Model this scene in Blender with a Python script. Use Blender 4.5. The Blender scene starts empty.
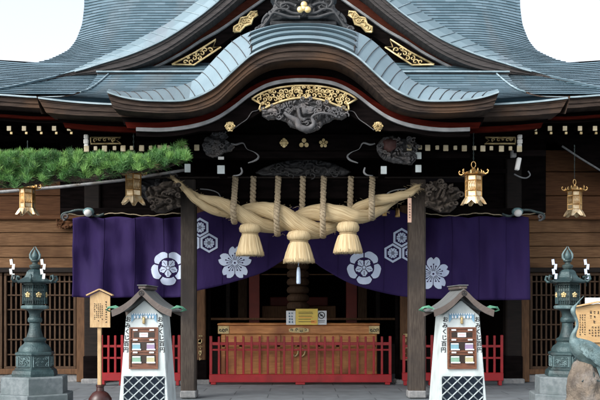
import bpy, bmesh, math, random
from mathutils import Vector, Matrix, noise
random.seed(7)
PI = math.pi
scene = bpy.context.scene
COL = scene.collection
F, CX, HZ, EYE, AX = 880.0, -0.055, 310.0, 1.6, 303.0

# ---------------------------------------------------------------- camera geometry helper: photo measure -> place at depth Z
def P(px, py, Z):
    return Vector(((px-300)/F*Z + CX, Z-16.0, EYE + (HZ-py)/F*Z))
def X_(px, Z): return (px-300)/F*Z + CX
def Z_(py, Z): return EYE + (HZ-py)/F*Z

# ---------------------------------------------------------------- materials
def newmat(name):
    m = bpy.data.materials.new(name); m.use_nodes = True
    nt = m.node_tree; b = nt.nodes['Principled BSDF']
    return m, nt, b
def L(nt, a, b): nt.links.new(a, b)
def noise_mat(name, c1, c2, scale=4, stretch=(1,1,1), rough=.6, metal=0, bump=.0, bscale=30, detail=6, spec=.5, c3=None, s3=1.3, coord='Object', rvar=0.0, sheen=0):
    m, nt, b = newmat(name)
    tc = nt.nodes.new('ShaderNodeTexCoord'); mp = nt.nodes.new('ShaderNodeMapping'); mp.inputs['Scale'].default_value = stretch
    L(nt, tc.outputs[coord], mp.inputs[0])
    n = nt.nodes.new('ShaderNodeTexNoise'); n.inputs['Scale'].default_value = scale; n.inputs['Detail'].default_value = detail
    L(nt, mp.outputs[0], n.inputs[0])
    r = nt.nodes.new('ShaderNodeValToRGB'); r.color_ramp.elements[0].position = .33; r.color_ramp.elements[1].position = .67
    r.color_ramp.elements[0].color = (*c1, 1); r.color_ramp.elements[1].color = (*c2, 1)
    L(nt, n.outputs[0], r.inputs[0]); out = r.outputs[0]
    if c3:
        n3 = nt.nodes.new('ShaderNodeTexNoise'); n3.inputs['Scale'].default_value = s3; n3.inputs['Detail'].default_value = 8
        L(nt, tc.outputs[coord], n3.inputs[0])
        r3 = nt.nodes.new('ShaderNodeValToRGB'); r3.color_ramp.elements[0].position = .48; r3.color_ramp.elements[1].position = .66
        L(nt, n3.outputs[0], r3.inputs[0])
        mx = nt.nodes.new('ShaderNodeMix'); mx.data_type = 'RGBA'; L(nt, r3.outputs[0], mx.inputs[0]); L(nt, out, mx.inputs[6]); mx.inputs[7].default_value = (*c3, 1)
        out = mx.outputs[2]
    L(nt, out, b.inputs['Base Color'])
    b.inputs['Roughness'].default_value = rough; b.inputs['Metallic'].default_value = metal
    b.inputs['Specular IOR Level'].default_value = spec
    if rvar:
        mr = nt.nodes.new('ShaderNodeMapRange'); L(nt, n.outputs[0], mr.inputs[0]); mr.inputs[3].default_value = rough-rvar; mr.inputs[4].default_value = rough+rvar
        L(nt, mr.outputs[0], b.inputs['Roughness'])
    if bump:
        n2 = nt.nodes.new('ShaderNodeTexNoise'); n2.inputs['Scale'].default_value = bscale; n2.inputs['Detail'].default_value = 5
        L(nt, mp.outputs[0], n2.inputs[0])
        bp = nt.nodes.new('ShaderNodeBump'); bp.inputs['Strength'].default_value = bump; bp.inputs['Distance'].default_value = .02
        L(nt, n2.outputs[0], bp.inputs['Height']); L(nt, bp.outputs[0], b.inputs['Normal'])
    return m
M = {}
M['black_wood'] = noise_mat('black_wood', (.0035,.003,.003), (.008,.006,.006), 3, (1,1,6), 1, spec=0)  # near-black stained wood; shade under the eaves is put into this colour too
M['dark_wood'] = noise_mat('dark_wood', (.006,.0045,.004), (.015,.010,.008), 3, (1,1,8), .7, bump=.2, spec=.2)
M['column_wood'] = noise_mat('column_wood', (.042,.033,.027), (.080,.065,.054), 9, (6,6,.6), .75, bump=.4, bscale=60, c3=(.035,.03,.028), spec=.2)
M['plank_wood'] = noise_mat('plank_wood', (.115,.058,.027), (.205,.115,.058), 5, (.6,1,9), .8, bump=.35, c3=(.07,.034,.016), s3=.9, spec=.2)
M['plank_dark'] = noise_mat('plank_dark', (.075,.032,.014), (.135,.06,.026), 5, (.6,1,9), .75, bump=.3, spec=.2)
M['jamb_wood'] = noise_mat('jamb_wood', (.075,.038,.019), (.13,.068,.034), 6, (5,5,.7), .7, bump=.3, spec=.2)
M['lattice_wood'] = noise_mat('lattice_wood', (.045,.025,.014), (.08,.047,.027), 6, (5,5,.7), .7, spec=.2)
M['box_wood'] = noise_mat('box_wood', (.36,.135,.038), (.54,.24,.08), 5, (.8,1,7), .5, bump=.2, c3=(.22,.07,.022), s3=1.5)
M['sign_wood'] = noise_mat('sign_wood', (.40,.26,.12), (.50,.35,.18), 8, (5,5,.8), .6, bump=.15, c3=(.34,.21,.10), s3=3)
M['notice_wood'] = noise_mat('notice_wood', (.44,.27,.12), (.54,.36,.17), 8, (.8,1,6), .6, bump=.15)
M['bark'] = noise_mat('bark', (.022,.016,.014), (.06,.043,.034), 3, (1.2,1,14), .9, bump=.4, bscale=22, c3=(.085,.048,.028), s3=1.1, spec=.2)
M['bark_grey'] = noise_mat('bark_grey', (.035,.032,.032), (.07,.063,.062), 3, (1.2,1,14), .8, bump=.3, bscale=22, spec=.2)
M['red_board'] = noise_mat('red_board', (.035,.0045,.003), (.06,.008,.005), 4, (1,1,5), .9, spec=.02)
M['redbrown_board'] = noise_mat('redbrown_board', (.045,.013,.008), (.075,.021,.013), 4, (1,1,5), .9, spec=.05)
M['pale_edge'] = noise_mat('pale_edge', (.16,.165,.17), (.27,.28,.29), 6, (1,1,1), .7, c3=(.12,.12,.125))
M['white_paint'] = noise_mat('white_paint', (.66,.66,.64), (.78,.78,.76), 5, rough=.6, c3=(.55,.55,.52), s3=3)
M['rafter_cap'] = noise_mat('rafter_cap', (.42,.35,.21), (.60,.53,.37), 9, rough=.55)
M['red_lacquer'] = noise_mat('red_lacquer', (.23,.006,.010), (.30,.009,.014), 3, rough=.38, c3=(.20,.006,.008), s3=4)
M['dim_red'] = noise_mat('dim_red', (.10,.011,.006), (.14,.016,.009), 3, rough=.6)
M['gold'] = noise_mat('gold', (.80,.56,.22), (.92,.72,.38), 12, rough=.36, metal=.75)
M['pale_gold'] = noise_mat('pale_gold', (.46,.35,.16), (.62,.50,.27), 14, rough=.45, metal=.4, c3=(.32,.23,.10), s3=9)
M['brass'] = noise_mat('brass', (.62,.38,.14), (.80,.55,.25), 14, rough=.32, metal=.85, c3=(.55,.32,.12), s3=7)
M['brass_pale'] = noise_mat('brass_pale', (.58,.44,.26), (.78,.66,.45), 14, rough=.35, metal=.6, c3=(.45,.28,.12), s3=7)
M['bronze'] = noise_mat('bronze', (.018,.043,.048), (.055,.10,.105), 6, rough=.5, metal=.25, bump=.4, bscale=40, c3=(.02,.03,.032), s3=3)
M['bronze_dark'] = noise_mat('bronze_dark', (.02,.035,.036), (.06,.09,.088), 8, rough=.5, metal=.3, bump=.4, bscale=40)
M['bronze_pale'] = noise_mat('bronze_pale', (.07,.125,.135), (.16,.235,.245), 9, (1,1,1), .6, .1, bump=.4, bscale=50, c3=(.07,.11,.11), s3=6)
M['stone'] = noise_mat('stone', (.12,.145,.155), (.19,.22,.23), 14, rough=.85, bump=.3, bscale=90, c3=(.11,.14,.145), s3=2.5, spec=.2)
M['stone_foot'] = noise_mat('stone_foot', (.15,.16,.165), (.24,.24,.24), 20, rough=.85, bump=.3, bscale=90)
M['rock'] = noise_mat('rock', (.085,.07,.058), (.19,.155,.12), 5, rough=.95, bump=1, bscale=34, c3=(.2,.185,.17), s3=4)
M['cord'] = noise_mat('cord', (.26,.205,.13), (.42,.34,.23), 40, rough=.9, bump=.5, bscale=90)
M['carving'] = noise_mat('carving', (.05,.05,.053), (.12,.12,.125), 12, rough=.7, c3=(.14,.125,.12), s3=5, spec=.25)
M['carving_dark'] = noise_mat('carving_dark', (.018,.018,.02), (.045,.045,.047), 12, rough=.65)
M['carving_brown'] = noise_mat('carving_brown', (.035,.028,.024), (.09,.075,.062), 12, rough=.75, spec=.2)
M['carving_red'] = noise_mat('carving_red', (.06,.018,.016), (.09,.05,.045), 12, rough=.7)
M['ridge_tile'] = noise_mat('ridge_tile', (.022,.024,.027), (.05,.053,.057), 9, rough=.6, metal=.15)
M['roof_edge'] = noise_mat('roof_edge', (.20,.28,.32), (.31,.40,.44), 5, rough=.5, c3=(.14,.21,.24), s3=2)
M['pot'] = noise_mat('pot', (.03,.009,.008), (.055,.018,.016), 6, rough=.35)
M['teal_paint'] = noise_mat('teal_paint', (.08,.16,.17), (.16,.26,.27), 9, rough=.5)
M['blue_paint'] = noise_mat('blue_paint', (.13,.28,.42), (.2,.38,.52), 9, rough=.6)
M['green_cloth'] = noise_mat('green_cloth', (.04,.16,.10), (.10,.28,.18), 30, rough=.7)
M['navy_tile'] = noise_mat('navy_tile', (.006,.010,.018), (.014,.021,.032), 9, rough=.8, spec=.1)
M['ink'] = noise_mat('ink', (.01,.01,.012), (.02,.02,.022), 9, rough=.7)
M['motif'] = noise_mat('motif', (.50,.58,.75), (.58,.66,.82), 6, rough=.9, spec=.1)
M['machine_white'] = noise_mat('machine_white', (.50,.57,.58), (.58,.65,.65), 3, rough=.5, c3=(.37,.42,.42), s3=3)
M['machine_roof'] = noise_mat('machine_roof', (.06,.047,.04), (.11,.088,.078), 4, (1,6,1), .55, bump=.2)
M['machine_top'] = noise_mat('machine_top', (.09,.098,.10), (.16,.17,.17), 4, (1,6,1), .5, bump=.2)
M['panel_wood'] = noise_mat('panel_wood', (.10,.035,.018), (.18,.07,.035), 9, (1,1,6), .4)
M['glass_dark'] = noise_mat('glass_dark', (.02,.012,.01), (.03,.02,.016), 5, rough=.15)
for k, c in dict(slip_blue=(0.17,0.34,0.41), slip_purple=(0.28,0.21,0.34), slip_green=(0.19,0.34,0.25), slip_yellow=(0.41,0.39,0.23), slip_red=(.75,.35,.35), paper=(.74,.78,.82), yellow_card=(.80,.60,.12), orange_card=(.85,.36,.08), pink_wood=(.62,.40,.30), pale_blue=(.42,.52,.66)).items():
    M[k] = noise_mat(k, tuple(v*.9 for v in c), c, 12, rough=.6)
M['pole'] = noise_mat('pole', (.10,.105,.11), (.2,.205,.21), 12, (1,1,1), .6, c3=(.07,.06,.05), s3=3)
M['pine_bark'] = noise_mat('pine_bark', (.025,.018,.014), (.07,.05,.036), 18, rough=.95, bump=.8)

def cloth_mat():
    m, nt, b = newmat('purple_cloth')
    tc = nt.nodes.new('ShaderNodeTexCoord')
    n = nt.nodes.new('ShaderNodeTexNoise'); n.inputs['Scale'].default_value = 1.2; n.inputs['Detail'].default_value = 6
    L(nt, tc.outputs['Object'], n.inputs[0])
    r = nt.nodes.new('ShaderNodeValToRGB'); r.color_ramp.elements[0].color = (.016,.008,.052,1); r.color_ramp.elements[1].color = (.027,.0125,.080,1)
    L(nt, n.outputs[0], r.inputs[0]); L(nt, r.outputs[0], b.inputs['Base Color'])
    b.inputs['Roughness'].default_value = .8; b.inputs['Specular IOR Level'].default_value = .2
    n2 = nt.nodes.new('ShaderNodeTexNoise'); n2.inputs['Scale'].default_value = 7; n2.inputs['Detail'].default_value = 4
    mp = nt.nodes.new('ShaderNodeMapping'); mp.inputs['Scale'].default_value = (1,1,.35); L(nt, tc.outputs['Object'], mp.inputs[0]); L(nt, mp.outputs[0], n2.inputs[0])
    bp = nt.nodes.new('ShaderNodeBump'); bp.inputs['Strength'].default_value = .35; bp.inputs['Distance'].default_value = .05
    L(nt, n2.outputs[0], bp.inputs['Height']); L(nt, bp.outputs[0], b.inputs['Normal'])
    return m
M['cloth'] = cloth_mat()

def copper_mat(name, lo, hi, joint=.5, streak=(.15,.17,.18)):
    # patinated copper sheet: vertical joints staggered per course come from the UV (u metres along the course, v = course number)
    m, nt, b = newmat(name)
    uv = nt.nodes.new('ShaderNodeUVMap'); sx = nt.nodes.new('ShaderNodeSeparateXYZ'); L(nt, uv.outputs[0], sx.inputs[0])
    def math_(op, a, bb=None, c=None):
        n = nt.nodes.new('ShaderNodeMath'); n.operation = op
        for i, v in enumerate((a, bb, c)):
            if v is None: continue
            if isinstance(v, (int, float)): n.inputs[i].default_value = v
            else: L(nt, v, n.inputs[i])
        return n.outputs[0]
    row = math_('FLOOR', sx.outputs[1]); off = math_('MULTIPLY', row, .37)
    uu = math_('ADD', math_('DIVIDE', sx.outputs[0], joint), off)
    cell = math_('FLOOR', uu); fr = math_('FRACT', uu)
    cb = nt.nodes.new('ShaderNodeCombineXYZ'); L(nt, cell, cb.inputs[0]); L(nt, row, cb.inputs[1])
    wn = nt.nodes.new('ShaderNodeTexWhiteNoise'); wn.noise_dimensions = '2D'; L(nt, cb.outputs[0], wn.inputs[0])
    tc = nt.nodes.new('ShaderNodeTexCoord')
    n = nt.nodes.new('ShaderNodeTexNoise'); n.inputs['Scale'].default_value = 1.6; n.inputs['Detail'].default_value = 9; n.inputs['Roughness'].default_value = .65
    L(nt, tc.outputs['Object'], n.inputs[0])
    t = math_('ADD', math_('MULTIPLY', wn.outputs[0], .45), math_('MULTIPLY', n.outputs[0], .75))
    r = nt.nodes.new('ShaderNodeValToRGB'); r.color_ramp.elements[0].position = .25; r.color_ramp.elements[1].position = .95
    r.color_ramp.elements[0].color = (*lo,1); r.color_ramp.elements[1].color = (*hi,1); L(nt, t, r.inputs[0])
    # brownish run-off streaks down the slope
    mp = nt.nodes.new('ShaderNodeMapping'); mp.inputs['Scale'].default_value = (1.1,.12,.12); L(nt, tc.outputs['Object'], mp.inputs[0])
    n2 = nt.nodes.new('ShaderNodeTexNoise'); n2.inputs['Scale'].default_value = 1.7; n2.inputs['Detail'].default_value = 5; L(nt, mp.outputs[0], n2.inputs[0])
    r2 = nt.nodes.new('ShaderNodeValToRGB'); r2.color_ramp.elements[0].position = .55; r2.color_ramp.elements[1].position = .72; r2.color_ramp.elements[1].color = (.55,.55,.55,1)
    L(nt, n2.outputs[0], r2.inputs[0])
    mx = nt.nodes.new('ShaderNodeMix'); mx.data_type = 'RGBA'; L(nt, r2.outputs[0], mx.inputs[0]); L(nt, r.outputs[0], mx.inputs[6]); mx.inputs[7].default_value = (*streak,1)
    j = math_('LESS_THAN', fr, .035)
    mx2 = nt.nodes.new('ShaderNodeMix'); mx2.data_type = 'RGBA'; L(nt, math_('MULTIPLY', j, .5), mx2.inputs[0]); L(nt, mx.outputs[2], mx2.inputs[6]); mx2.inputs[7].default_value = (.06,.08,.09,1)
    L(nt, mx2.outputs[2], b.inputs['Base Color'])
    b.inputs['Metallic'].default_value = .15; b.inputs['Roughness'].default_value = .42
    mr = nt.nodes.new('ShaderNodeMapRange'); L(nt, t, mr.inputs[0]); mr.inputs[3].default_value = .3; mr.inputs[4].default_value = .55; L(nt, mr.outputs[0], b.inputs['Roughness'])
    return m
M['copper'] = copper_mat('copper', (.062,.118,.150), (.140,.215,.265))
M['copper_verge'] = copper_mat('copper_verge', (.115,.18,.215), (.21,.295,.34), 60, (.15,.17,.20))  # lighter copy of copper: sky light on the raking sheets put into the colour

def straw_mat():
    m, nt, b = newmat('straw')
    uv = nt.nodes.new('ShaderNodeUVMap'); mp = nt.nodes.new('ShaderNodeMapping'); mp.inputs['Scale'].default_value = (2.2,70,1); L(nt, uv.outputs[0], mp.inputs[0])
    n = nt.nodes.new('ShaderNodeTexNoise'); n.inputs['Scale'].default_value = 1; n.inputs['Detail'].default_value = 6; L(nt, mp.outputs[0], n.inputs[0])
    r = nt.nodes.new('ShaderNodeValToRGB'); r.color_ramp.elements[0].position = .3; r.color_ramp.elements[1].position = .62
    r.color_ramp.elements[0].color = (.34,.235,.115,1); r.color_ramp.elements[1].color = (.65,.53,.325,1); L(nt, n.outputs[0], r.inputs[0])
    L(nt, r.outputs[0], b.inputs['Base Color']); b.inputs['Roughness'].default_value = .75; b.inputs['Specular IOR Level'].default_value = .25
    bp = nt.nodes.new('ShaderNodeBump'); bp.inputs['Strength'].default_value = .7; bp.inputs['Distance'].default_value = .015
    L(nt, n.outputs[0], bp.inputs['Height']); L(nt, bp.outputs[0], b.inputs['Normal'])
    return m
M['straw'] = straw_mat()

def needle_mat():
    m, nt, b = newmat('pine_needles')
    at = nt.nodes.new('ShaderNodeAttribute'); at.attribute_name = 'tone'
    r = nt.nodes.new('ShaderNodeValToRGB')
    e = r.color_ramp.elements; e[0].color = (.10,.065,.03,1); e[0].position = 0; e[1].color = (.21,.40,.09,1); e[1].position = 1
    k = e.new(.12); k.color = (.02,.07,.02,1)
    k = e.new(.5); k.color = (.07,.21,.045,1)
    L(nt, at.outputs['Fac'], r.inputs[0]); L(nt, r.outputs[0], b.inputs['Base Color']); b.inputs['Roughness'].default_value = .5
    return m
M['needles'] = needle_mat()

def paving_mat():
    m, nt, b = newmat('stone_paving')
    tc = nt.nodes.new('ShaderNodeTexCoord')
    br = nt.nodes.new('ShaderNodeTexBrick'); br.inputs['Scale'].default_value = 1; br.inputs['Brick Width'].default_value = 1.3; br.inputs['Row Height'].default_value = .65
    br.inputs['Mortar Size'].default_value = .012; br.inputs['Color1'].default_value = (.13,.15,.165,1); br.inputs['Color2'].default_value = (.165,.185,.20,1); br.inputs['Mortar'].default_value = (.06,.07,.08,1)
    L(nt, tc.outputs['Object'], br.inputs[0])
    n = nt.nodes.new('ShaderNodeTexNoise'); n.inputs['Scale'].default_value = 3; n.inputs['Detail'].default_value = 10; L(nt, tc.outputs['Object'], n.inputs[0])
    mr = nt.nodes.new('ShaderNodeMapRange'); L(nt, n.outputs[0], mr.inputs[0]); mr.inputs[3].default_value = .45; mr.inputs[4].default_value = 1.4
    mx = nt.nodes.new('ShaderNodeMix'); mx.data_type = 'RGBA'; mx.blend_type = 'MULTIPLY'; mx.inputs[0].default_value = 1; L(nt, br.outputs[0], mx.inputs[6]); L(nt, mr.outputs[0], mx.inputs[7])
    L(nt, mx.outputs[2], b.inputs['Base Color']); b.inputs['Roughness'].default_value = .8
    return m
M['paving'] = paving_mat()

# ---------------------------------------------------------------- mesh helpers
def setkind(o, label=None, cat=None, group=None, kind=None):
    if label: o['label'] = label
    if cat: o['category'] = cat
    if group: o['group'] = group
    if kind: o['kind'] = kind
    return o
def thing(name, label, cat, loc=(0,0,0), rotz=0, group=None):
    o = bpy.data.objects.new(name, None); COL.objects.link(o); o.empty_display_size = .2
    o.location = loc; o.rotation_euler = (0,0,rotz)
    return setkind(o, label, cat, group)
def root_of(o):
    while o.parent: o = o.parent
    return o
def obj(name, bm, mat, parent=None, smooth=False, local=False, label=None):
    """link a bmesh; geometry is given in world space unless local, and moved into its thing's frame"""
    if parent and not local:
        r = root_of(parent); bmesh.ops.translate(bm, verts=bm.verts, vec=-Vector(r.location))
    me = bpy.data.meshes.new(name); bm.normal_update(); bm.to_mesh(me); bm.free()
    if smooth:
        me.polygons.foreach_set('use_smooth', [True]*len(me.polygons))
        if smooth != 'all':
            try: me.set_sharp_from_angle(angle=math.radians(40))
            except Exception: pass
    o = bpy.data.objects.new(name, me); COL.objects.link(o)
    if isinstance(mat, (list, tuple)):
        for k in mat: me.materials.append(M[k])
    else: me.materials.append(M[mat])
    if parent: o.parent = parent
    if label: o['label'] = label
    return o
def NB(): return bmesh.new()
def add_box(bm, c, s, bev=.0, rot=None, mi=0):
    r = bmesh.ops.create_cube(bm, size=1, matrix=Matrix.Translation(c) @ (rot.to_4x4() if rot else Matrix()) @ Matrix.Diagonal((*s,1)))
    vs = r['verts']; fs = {f for v in vs for f in v.link_faces}
    for f in fs: f.material_index = mi
    if bev:
        es = {e for v in vs for e in v.link_edges}
        bmesh.ops.bevel(bm, geom=list(es), offset=bev, segments=1, affect='EDGES')
    return bm
def bx(c, s, bev=.006, rot=None): return add_box(NB(), c, s, bev, rot)
def span_box(bm, a, b, bev=.006, mi=0):
    c = [(p+q)/2 for p, q in zip(a, b)]; s = [abs(q-p) for p, q in zip(a, b)]
    return add_box(bm, c, s, bev, mi=mi)
def pbox(bm, px0, py0, px1, py1, Z, depth, bev=.006, mi=0):
    a = P(px0, py0, Z); b = P(px1, py1, Z)
    return span_box(bm, (a.x, a.y, a.z), (b.x, a.y+depth, b.z), bev, mi)
def catmull(pts, n):
    """resample control tuples with a Catmull-Rom spline, n steps per span"""
    out = []; N = len(pts)
    for i in range(N-1):
        p0 = pts[max(i-1,0)]; p1 = pts[i]; p2 = pts[i+1]; p3 = pts[min(i+2,N-1)]
        for k in range(n):
            t = k/n
            out.append(tuple(.5*((2*b)+(-a+c)*t+(2*a-5*b+4*c-d)*t*t+(-a+3*b-3*c+d)*t**3) for a, b, c, d in zip(p0,p1,p2,p3)))
    out.append(tuple(pts[-1])); return out
def mirror_pts(pts, xi=(0,)):
    """extend a left-half list (ending on the axis) to the right half"""
    r = []
    for p in reversed(pts[:-1]):
        q = list(p)
        for i in xi: q[i] = 2*AX-q[i]
        r.append(tuple(q))
    return list(pts)+r
def add_tube(bm, path, rad, n=8, cap=True, twist=0, mi=0):
    path = [Vector(p) for p in path]; N = len(path)
    if not isinstance(rad, (list, tuple)): rad = [rad]*N
    uvl = bm.loops.layers.uv.verify()
    T0 = (path[1]-path[0]).normalized(); up = Vector((0,0,1)) if abs(T0.z) < .9 else Vector((0,1,0))
    nrm = (up - T0*up.dot(T0)).normalized(); rings = []; dist = [0]
    for i in range(N):
        T = (path[min(i+1,N-1)]-path[max(i-1,0)]).normalized()
        nrm = (nrm - T*nrm.dot(T)); nrm = nrm.normalized() if nrm.length > 1e-6 else T.orthogonal().normalized()
        B = T.cross(nrm); a0 = twist*i/N
        rings.append([bm.verts.new(path[i]+(nrm*math.cos(a0+2*PI*k/n)+B*math.sin(a0+2*PI*k/n))*rad[i]) for k in range(n)])
        if i: dist.append(dist[-1]+(path[i]-path[i-1]).length)
    for i in range(N-1):
        for k in range(n):
            f = bm.faces.new((rings[i][k], rings[i][(k+1)%n], rings[i+1][(k+1)%n], rings[i+1][k])); f.material_index = mi; f.smooth = True
            for lp, (a, b) in zip(f.loops, ((i,k),(i,k+1),(i+1,k+1),(i+1,k))): lp[uvl].uv = (dist[a], b/n)
    if cap:
        for rg in (rings[0], rings[-1]):
            try: f = bm.faces.new(rg); f.material_index = mi
            except ValueError: pass
    return bm
def add_lathe(bm, prof, c=(0,0,0), n=24, rot0=0, flat=False, mi=0, ridges=0, rdepth=0):
    uvl = bm.loops.layers.uv.verify(); rings = []
    for r, z in prof:
        rg = []
        for k in range(n):
            a = rot0+2*PI*k/n; rr = r*(1+(rdepth*math.cos(a*ridges) if ridges else 0))
            rg.append(bm.verts.new((c[0]+rr*math.cos(a), c[1]+rr*math.sin(a), c[2]+z)))
        rings.append(rg)
    for i in range(len(prof)-1):
        for k in range(n):
            f = bm.faces.new((rings[i][k], rings[i][(k+1)%n], rings[i+1][(k+1)%n], rings[i+1][k])); f.material_index = mi
            for lp, (a, b) in zip(f.loops, ((i,k),(i,k+1),(i+1,k+1),(i+1,k))): lp[uvl].uv = (prof[a][1], b/n)
    for rg in (rings[0], rings[-1]):
        f = bm.faces.new(rg); f.material_index = mi
    bmesh.ops.recalc_face_normals(bm, faces=bm.faces)
    return bm
def add_prism(bm, poly, y0, y1, axis='y', mi=0):
    """poly: list of (x, z); extruded from y0 to y1"""
    a = [bm.verts.new((x, y0, z)) for x, z in poly]; b = [bm.verts.new((x, y1, z)) for x, z in poly]
    fs = [bm.faces.new(a), bm.faces.new(b[::-1])]
    n = len(poly)
    for i in range(n): fs.append(bm.faces.new((a[(i+1)%n], a[i], b[i], b[(i+1)%n])))
    for f in fs: f.material_index = mi
    bmesh.ops.recalc_face_normals(bm, faces=fs)
    return bm
def add_loft(bm, curves, closed=False, mi=0, thick=0):
    rows = [[bm.verts.new(p) for p in c] for c in curves]
    uvl = bm.loops.layers.uv.verify()
    for i in range(len(rows)-1):
        d = 0
        for k in range(len(rows[0])-1):
            f = bm.faces.new((rows[i][k], rows[i][k+1], rows[i+1][k+1], rows[i+1][k])); f.material_index = mi
            st = (rows[i][k+1].co-rows[i][k].co).length
            for lp, uv in zip(f.loops, ((d,i+.1),(d+st,i+.1),(d+st,i+.9),(d,i+.9))): lp[uvl].uv = uv
            d += st
    return bm
def band(bm, pairs, Z, depth, layers=1, n=6, steps=(0,), mirror=True, mi=0):
    """a board following a curve: pairs = (px_top, py_top, px_bottom, py_bottom); layered bands step in and out"""
    pr = mirror_pts(pairs, (0,2)) if mirror else pairs
    pr = catmull(pr, n)
    for l in range(layers):
        a, b = l/layers, (l+1)/layers; off = steps[l % len(steps)]
        c = []
        for (x0,y0,x1,y1) in pr:
            t = P(x0+(x1-x0)*a, y0+(y1-y0)*a, Z); u = P(x0+(x1-x0)*b, y0+(y1-y0)*b, Z)
            c.append((t, u))
        sh = Vector((0,off,0)); bk = Vector((0,depth,0))
        bk = Vector((0,depth+l*.004,0)); g = Vector((0,0,.0015*(layers > 1)))
        rings = [[bm.verts.new(p) for p in (t+sh-g, u+sh+g, u+bk+g, t+bk-g)] for t, u in c]
        fs = []
        for i in range(len(rings)-1):
            for k in range(4):
                fs.append(bm.faces.new((rings[i][k], rings[i][(k+1)%4], rings[i+1][(k+1)%4], rings[i+1][k])))
        fs.append(bm.faces.new(rings[0][::-1])); fs.append(bm.faces.new(rings[-1]))
        for f in fs: f.material_index = mi
    bmesh.ops.recalc_face_normals(bm, faces=bm.faces)
    return bm
def courses(S, nrow, nseg, step=.028, ulen=17, under=.35):
    """lapped sheet courses over the surface S(u, v): each course lifts at its lower lip and turns under"""
    bm = NB(); uvl = bm.loops.layers.uv.verify()
    e = 1e-3
    def nrm(u, v):
        a = S(min(u+e,1),v)-S(max(u-e,0),v); b = S(u,min(v+e,1))-S(u,max(v-e,0))
        n = a.cross(b); return n.normalized() if n.length > 1e-9 else Vector((0,-.6,.8))
    for i in range(nrow):
        v0, v1 = i/nrow, (i+1)/nrow; lo, hi, un = [], [], []
        for k in range(nseg+1):
            u = k/nseg; n0 = nrm(u, v0)
            p0 = S(u, v0); p1 = S(u, v1)
            lo.append(bm.verts.new(p0+n0*step)); hi.append(bm.verts.new(p1+n0*.002)); un.append(bm.verts.new(p0+(p1-p0)*under-n0*.01))
        for k in range(nseg):
            f = bm.faces.new((lo[k], lo[k+1], hi[k+1], hi[k])); f.smooth = False
            for lp, uv in zip(f.loops, ((k/nseg*ulen,i+.1),((k+1)/nseg*ulen,i+.1),((k+1)/nseg*ulen,i+.9),(k/nseg*ulen,i+.9))): lp[uvl].uv = uv
            f = bm.faces.new((un[k], un[k+1], lo[k+1], lo[k]))
            for lp, uv in zip(f.loops, ((k/nseg*ulen,i+.1),((k+1)/nseg*ulen,i+.1),((k+1)/nseg*ulen,i+.2),(k/nseg*ulen,i+.2))): lp[uvl].uv = uv
    return bm
def interp(tab, x):
    if x <= tab[0][0]: return tab[0][1]
    for (a, b), (c, d) in zip(tab, tab[1:]):
        if x <= c: return b+(d-b)*(x-a)/(c-a)
    return tab[-1][1]
def inside(poly, x, y):
    c = False; j = len(poly)-1
    for i in range(len(poly)):
        xi, yi = poly[i]; xj, yj = poly[j]
        if (yi > y) != (yj > y) and x < (xj-xi)*(y-yi)/(yj-yi)+xi: c = not c
        j = i
    return c
def edge_dist(poly, x, y):
    d = 1e9; j = len(poly)-1
    for i in range(len(poly)):
        ax, ay = poly[j]; bx_, by = poly[i]; j = i
        L2 = (bx_-ax)**2+(by-ay)**2
        t = 0 if L2 == 0 else max(0, min(1, ((x-ax)*(bx_-ax)+(y-ay)*(by-ay))/L2))
        d = min(d, math.hypot(x-ax-t*(bx_-ax), y-ay-t*(by-ay)))
    return d
def spiral(c, r, turns, Z, d=1, a0=0, n=14, squash=1, dz=0):
    pts = []
    for i in range(n+1):
        t = i/n; rr = r*(1-.85*t); a = a0+d*turns*2*PI*t
        pts.append(P(c[0]+rr*math.cos(a), c[1]+rr*math.sin(a)*squash, Z)-Vector((0,dz,0)))
    return pts
def filigree(parent, name, poly, Z, back='black_wood', mat='pale_gold', cell=5.0, w=.010, seed=1, sub=None):
    """openwork gilt plate: rim, curled tendrils and bosses over a dark backing (poly in photo measure)"""
    rnd = random.Random(seed)
    bm = NB(); add_prism(bm, [(X_(x,Z), Z_(y,Z)) for x, y in poly], Z-16, Z-16+.02); pl = obj(name, bm, back, parent)
    bm = NB(); ring = [P(x,y,Z)-Vector((0,.008,0)) for x, y in poly]
    add_tube(bm, ring+[ring[0]], w*1.3, 5)
    xs = [p[0] for p in poly]; ys = [p[1] for p in poly]; cands = []
    y = min(ys)+cell*.45; row = 0
    while y < max(ys):
        x = min(xs)+(cell*.5 if row % 2 else 0)
        while x < max(xs):
            q = (x+rnd.uniform(-.5,.5), y+rnd.uniform(-.4,.4))
            if inside(poly, *q) and edge_dist(poly, *q) > cell*.28: cands.append(q)
            x += cell
        y += cell*.72; row += 1
    for q in cands:
        r = min(cell*.55, edge_dist(poly, *q)*.98)
        add_tube(bm, spiral(q, r, rnd.uniform(.9,1.4), Z, rnd.choice((-1,1)), rnd.uniform(0,6.28), 10, .9, .01), [w*(1.15-.4*i/10) for i in range(11)], 4)
    obj('gilt_scrollwork', bm, mat, pl, smooth='all'); return pl
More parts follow.
